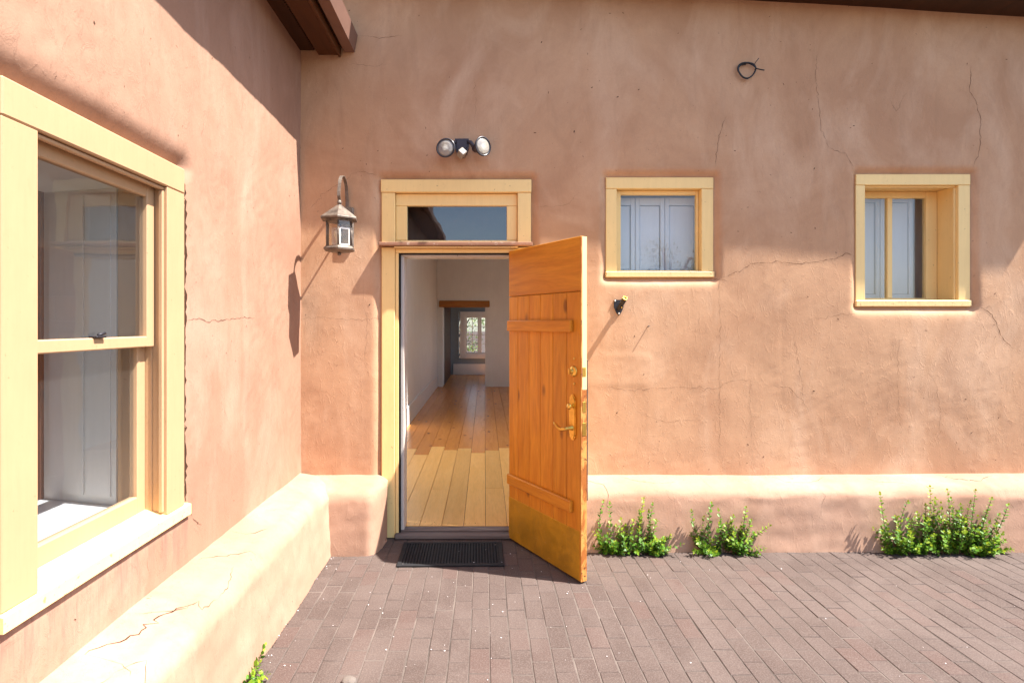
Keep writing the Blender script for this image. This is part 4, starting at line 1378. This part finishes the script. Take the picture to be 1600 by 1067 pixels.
cab.tube([(WXc - .01, yc + .03, WZc + .048), (WXc - .005, yc, WZc + .05), (WXc + .012, yc - .003, WZc + .05)], .005, 7)
tag(cab.build('cable_coil', 'wire'), 'black cable end coiled in a loop high on the wall', 'cable')

# ================================================================== DOORMAT
mat_root = thing('doormat', 'black rubber doormat of ribbed mesh lying before the threshold', 'doormat', (-.215, 3.65, 0))
mx0, mx1, my0, my1 = -.545, .120, 3.462, 3.838
mm = MB()
bd = .028
z1m = .0125
mm.box(mx0, mx1, my0, my0 + bd, .002, z1m, ch=.003); mm.box(mx0, mx1, my1 - bd, my1, .002, z1m, ch=.003)
mm.box(mx0, mx0 + bd, my0 + bd + .0005, my1 - bd - .0005, .002, z1m, ch=.003); mm.box(mx1 - bd, mx1, my0 + bd + .0005, my1 - bd - .0005, .002, z1m, ch=.003)
mm.build('border', 'mat', mat_root)
rb = MB()
x = mx0 + bd + .006
while x < mx1 - bd - .004:
    rb.box(x, x + .0085, my0 + bd, my1 - bd, .003, .0115); x += .0185
rbo = rb.build('ribs', 'mat', mat_root); rbo['kind'] = 'stuff'
rb = MB()
y = my0 + bd + .008
while y < my1 - bd - .004:
    rb.box(mx0 + bd, mx1 - bd, y, y + .006, .0028, .0085); y += .0165
rbo = rb.build('cross_ribs', 'mat', mat_root); rbo['kind'] = 'stuff'
B('dust_sheet', 'soil', mat_root, mx0 + .01, mx1 - .01, my0 + .01, my1 - .01, .0012, .0025, ch=0)
# a slight twist, as it lies in the photograph
mat_root.rotation_euler = (0, 0, math.radians(.9))

# ================================================================== PLANTS
def plant(name, label, base, shoots, seed, low=0, lowr=0.12, leafs=(.022, .036), tone0=.55, fill=None):
    r = random.Random(seed)
    root = thing(name, label, 'plant', base, 'green shrubs along the foot of the bench' if name == 'shrub' else None)
    stem, leaf = MB(), MB()
    tones = []
    def add_leaf(p, d, up, L, tone):
        d = d.normalized(); w = d.cross(up)
        w = w.normalized() if w.length > 1e-4 else Vector((1, 0, 0))
        nn = w.cross(d)
        W = L * r.uniform(.30, .40)
        cup = L * r.uniform(-.05, .14)
        vs = [p, p + d * L * .35 - w * W + nn * cup, p + d * L * .72 - w * W * .75 + nn * cup * .7, p + d * L - nn * L * .08,
              p + d * L * .72 + w * W * .75 + nn * cup * .7, p + d * L * .35 + w * W + nn * cup, p + d * L * .4 - nn * L * .03]
        leaf.add(vs, [(0, 1, 6), (1, 2, 6), (2, 3, 6), (3, 4, 6), (4, 5, 6), (5, 0, 6)], 0, True)
        tones.extend([min(1, max(0, tone + r.gauss(0, .04)))] * 7)
    B0 = Vector(base)
    def grow(p0, p1, rad, nl, young, bend=.12):
        p0, p1 = Vector(p0), Vector(p1)
        L = (p1 - p0).length
        side = Vector((r.gauss(0, 1), r.gauss(0, .5), r.gauss(0, .3))) * bend * L
        P = [p0.lerp(p1, t_) + side * (4 * t_ * (1 - t_)) * .5 for t_ in [k / 6 for k in range(7)]]
        stem.tube(P, [rad * (1 - .65 * k / 6) for k in range(7)], 5)
        a0 = r.uniform(0, 6.28)
        for k in range(nl):
            t_ = .12 + .88 * (k + .5) / nl
            i0 = min(5, int(t_ * 6)); f_ = t_ * 6 - i0
            p = P[i0].lerp(P[i0 + 1], f_)
            ax = (P[i0 + 1] - P[i0]).normalized()
            s1 = ax.orthogonal().normalized(); s2 = ax.cross(s1)
            for s_ in (0, math.pi):
                a = a0 + k * 1.5 + s_ + r.gauss(0, .3)
                out = s1 * math.cos(a) + s2 * math.sin(a)
                d = out * r.uniform(.7, 1.0) + ax * r.uniform(.35, 1.0)
                LL = r.uniform(*leafs) * (1.12 - .35 * t_)
                add_leaf(p, d, ax, LL, tone0 - .25 + .55 * young * t_ + r.gauss(0, .16))
        add_leaf(P[-1], P[-1] - P[-2], s1, leafs[0] * .8, .9)
    for (dx, dy, hx, hy, hz, nl, yg) in shoots:
        p0 = B0 + Vector((dx, dy, -.005)); p1 = B0 + Vector((dx + hx, min(dy + hy, -.012 - B0.y + 3.70), hz))
        grow(p0, p1, r.uniform(.0022, .0034), int(nl * 1.1), yg)
    for i in range(low):
        a = r.uniform(-1, 1)
        dx = a * lowr * .85; p0 = B0 + Vector((dx, r.uniform(-.035, .012), -.004))
        top = (1 - .55 * abs(a)) if fill is None else fill(a)
        p1 = p0 + Vector((r.gauss(0, .05) + a * .05, r.uniform(-.085, .015), top * (.04 + .2 * r.random() ** 1.5)))
        grow(p0, p1, .0016, r.randint(5, 8), r.uniform(.2, .9))
    stem.build('stems', 'stem', root)
    lo = leaf.build('foliage', 'leaf', root, fix=False)
    at = lo.data.attributes.new('tone', 'FLOAT', 'POINT')
    at.data.foreach_set('value', tones)
    return root

rs = random.Random(3)
PY = 3.685
def at_px(p, Y=PY): return (p - 757) / 880 * Y
def shoots_from(base_x, tops, n_side=1):
    out = []
    for (p, q, bp, nl, yg) in tops:       # tip pixel, base pixel: read off the photograph, put at the foot of the bench
        Yt = PY - .015 + rs.uniform(-.035, .02)
        X = at_px(p, Yt); Z = CAM_H - (q - 507) / 880 * Yt
        bx_ = at_px(bp)
        out.append((bx_ - base_x, 0.004, X - bx_, Yt - PY, Z + .005, nl, yg))
    return out
b1 = at_px(985)
plant('shrub', 'low green shrub nearest the door at the foot of the bench', (b1, PY, 0),
      shoots_from(b1, [(943, 785, 952, 13, .3), (953, 787, 957, 13, .4), (1006, 781, 1003, 14, .9), (1020, 789, 1012, 14, .5), (1014, 800, 1006, 12, .5), (970, 812, 968, 10, .9), (990, 815, 985, 10, .8), (1050, 838, 1020, 10, .7), (934, 835, 945, 9, .8), (1000, 800, 996, 12, .6), (963, 822, 968, 9, .8), (1038, 842, 1015, 9, .8), (978, 822, 978, 10, .9), (1025, 815, 1014, 10, .5)]), 11, low=50, lowr=.21)
b2 = at_px(1128)
plant('shrub', 'middle green shrub of the three, under the square window', (b2, PY, 0),
      shoots_from(b2, [(1081, 800, 1098, 12, .3), (1112, 788, 1110, 15, .3), (1123, 798, 1117, 13, .4), (1100, 810, 1106, 12, .4), (1166, 795, 1150, 14, .6), (1174, 815, 1152, 12, .4), (1146, 808, 1138, 11, 1.0), (1203, 823, 1160, 10, 1.0), (1080, 835, 1102, 9, .3), (1092, 842, 1106, 9, .3), (1135, 820, 1130, 11, .8), (1178, 835, 1150, 10, .4), (1158, 825, 1146, 10, .7)]), 12, low=38, lowr=.17)
b3 = at_px(1465)
plant('shrub', 'largest green shrub, bushy, under the deep-set window at right', (b3, PY - .01, 0),
      shoots_from(b3, [(1374, 772, 1388, 16, .6), (1384, 815, 1392, 10, .9), (1417, 785, 1418, 14, .4), (1452, 762, 1446, 18, .9), (1445, 790, 1442, 14, .7), (1479, 767, 1476, 17, .5), (1485, 780, 1480, 15, .6), (1470, 795, 1466, 14, .7), (1523, 768, 1512, 16, .2), (1515, 785, 1508, 14, .3), (1548, 780, 1526, 16, .6), (1574, 790, 1540, 13, .4), (1560, 805, 1532, 12, .5), (1540, 800, 1524, 13, .3), (1500, 790, 1494, 15, .6), (1432, 802, 1430, 13, .7), (1398, 808, 1402, 11, .8), (1400, 830, 1404, 9, .8), (1580, 858, 1540, 12, .9), (1568, 845, 1534, 11, .5), (1460, 780, 1456, 16, .8), (1493, 800, 1488, 15, .7), (1508, 812, 1502, 13, .6), (1424, 815, 1426, 12, .6), (1478, 812, 1474, 14, .8), (1530, 820, 1518, 12, .5), (1446, 812, 1446, 14, .7)]), 13, low=120, lowr=.37, fill=lambda a: 1.5 * (1 - .5 * abs(a)))
yb4 = 2.36
plant('weed', 'small weed with pointed leaves against the foot of the left bench', (-.985, yb4, 0),
      [(-.0, .02, .01, .10, .05, 4, .6), (0, 0, .03, .03, .055, 4, .7), (.0, -.02, .05, .0, .05, 4, .6), (0, -.05, .04, -.02, .07, 5, .5), (0, .05, .0, .12, .05, 3, .8), (0, -.08, .05, -.04, .06, 5, .5), (.01, -.03, .07, .02, .03, 4, .7)], 14, low=1, lowr=.03, leafs=(.022, .032), tone0=.6)

# ================================================================== LITTER
pe = MB()
for i in range(95):
    if random.random() < .45:
        X, Y = random.gauss(-.25, .42), random.uniform(2.35, 3.85)
    elif random.random() < .4:
        Y = random.uniform(2.4, 3.6); X = -.985 + abs(random.gauss(0, .05))
    else:
        X, Y = random.uniform(-.9, 3.4), random.uniform(2.3, 3.66)
    if Y > 3.62 and (X > .3 or X < -.6): continue
    on_mat = mx0 < X < mx1 and my0 < Y < my1
    z = .0142 if on_mat else .0035
    s_ = random.choice([.0015, .002, .0022, .003, .0042]); a0 = random.uniform(0, 6)
    vs = [(X + s_ * random.uniform(.6, 1.2) * math.cos(a0 + k * 1.047), Y + s_ * random.uniform(.6, 1.2) * math.sin(a0 + k * 1.047), z + random.uniform(0, .0015)) for k in range(6)]
    vs.append((X, Y, z + .0025))
    pe.add(vs, [(k, (k + 1) % 6, 6) for k in range(6)])
po = pe.build('fallen_petals', 'petal', fix=False)
po['kind'] = 'stuff'; po['label'] = 'white fallen petals scattered over the brick paving and doormat'; po['category'] = 'petals'
de = MB()
for i in range(900):
    q = random.random()
    if q < .45:
        X = random.uniform(.6, 3.8); Y = 3.695 - abs(random.gauss(0, .012))
    elif q < .75:
        Y = random.uniform(2.2, 3.6); X = -.99 + abs(random.gauss(0, .008))
    elif q < .9:
        X = random.uniform(-.62, .2); Y = 3.895 - abs(random.gauss(0, .006))
    else:
        X = random.uniform(-.62, .18); Y = 4.06 + abs(random.gauss(0, .03))
    s_ = random.uniform(.0015, .005)
    z = .05 if Y > 4 else .001
    vs = [(X + random.uniform(-1, 1) * s_, Y + random.uniform(-1, 1) * s_, z + random.uniform(0, 1) * s_) for k in range(4)]
    de.add(vs, [(0, 1, 2), (0, 2, 3), (0, 3, 1), (1, 3, 2)])
do = de.build('dirt_crumbs', 'soil', fix=False)
do['kind'] = 'stuff'; do['label'] = 'dark crumbs of dirt along the foot of walls and threshold'; do['category'] = 'dirt'
# pebble at the very front
import bmesh
bm = bmesh.new(); bmesh.ops.create_icosphere(bm, subdivisions=3, radius=.03)
for v in bm.verts:
    n = float(perlin(v.co.x * 40 + 3, v.co.y * 40 + v.co.z * 30, 6))
    v.co *= 1 + .25 * n
    v.co.z *= .55
me = bpy.data.meshes.new('stone'); bm.to_mesh(me); bm.free()
me.materials.append(M['stone'])
st_o = bpy.data.objects.new('stone', me); C.objects.link(st_o)
st_o.location = (-.562, 2.335, .012)
tag(st_o, 'pale pebble lying on the paving near the front', 'stone')

# ================================================================== TREES BEHIND AND AROUND
def tree(label, x, y, hgt, cr, seed, n=2600, group=None, low=.6):
    r = random.Random(seed)
    root = thing('tree', label, 'tree', (x, y, 0), group)
    tk = MB()
    tk.tube([(x, y, -.1), (x + .05, y, hgt * .25), (x - .03, y + .05, hgt * .5), (x + .1, y, hgt * .85)], [cr * .09, cr * .07, cr * .05, cr * .01], 8)
    cl = []
    for k in range(22):
        a = r.uniform(0, 6.28); e_ = r.uniform(.1, 1) ** .6
        c = Vector((x + math.cos(a) * cr * e_ * .8, y + math.sin(a) * cr * e_ * .8, low + r.uniform(0, 1) * (hgt - low)))
        cl.append((c, cr * r.uniform(.2, .42)))
        tk.tube([(x, y, max(.2, c.z * .6)), tuple(c.lerp(Vector((x, y, c.z)), .45)), tuple(c)], [cr * .03, cr * .02, cr * .006], 5)
    tk.build('trunk', 'bark', root)
    lf = MB(); tones = []
    for k in range(n):
        c, R = r.choice(cl)
        v = Vector((r.gauss(0, 1), r.gauss(0, 1), r.gauss(0, .8))).normalized() * R * r.uniform(.3, 1.05)
        p = c + v
        d = Vector((r.gauss(0, 1), r.gauss(0, 1), r.gauss(0, .6))).normalized(); w = d.orthogonal().normalized()
        L = r.uniform(.05, .10) * (cr / 1.2) ** .5
        lf.add([p, p + d * L * .5 + w * L * .3, p + d * L, p + d * L * .5 - w * L * .3], [(0, 1, 2, 3)])
        tones.extend([min(1, max(0, .5 + r.gauss(0, .25)))] * 4)
    lo = lf.build('crown', 'leaf_tree', root, fix=False)
    at = lo.data.attributes.new('tone', 'FLOAT', 'POINT'); at.data.foreach_set('value', tones)
    return root
tree('leafy tree in the sun outside the far hall window, more to the left', -.9, 18.6, 3.2, 1.1, 21, 2600, group='trees behind the far window')
tree('leafy tree in the sun outside the far hall window, more to the right', .9, 19.2, 3.4, 1.3, 22, 2600, group='trees behind the far window')

tree('broad tree across the courtyard, mirrored in the square window pane', 7.2, -14, 4.6, 2.6, 23, 5200, low=.2)
#tree('taller tree across the courtyard, mirrored in the deep-set window panes', 16.5, -13, 7.0, 3.0, 24, 5200, low=.2)

for o in bpy.data.objects:
    if '_base' in o: del o['_base']
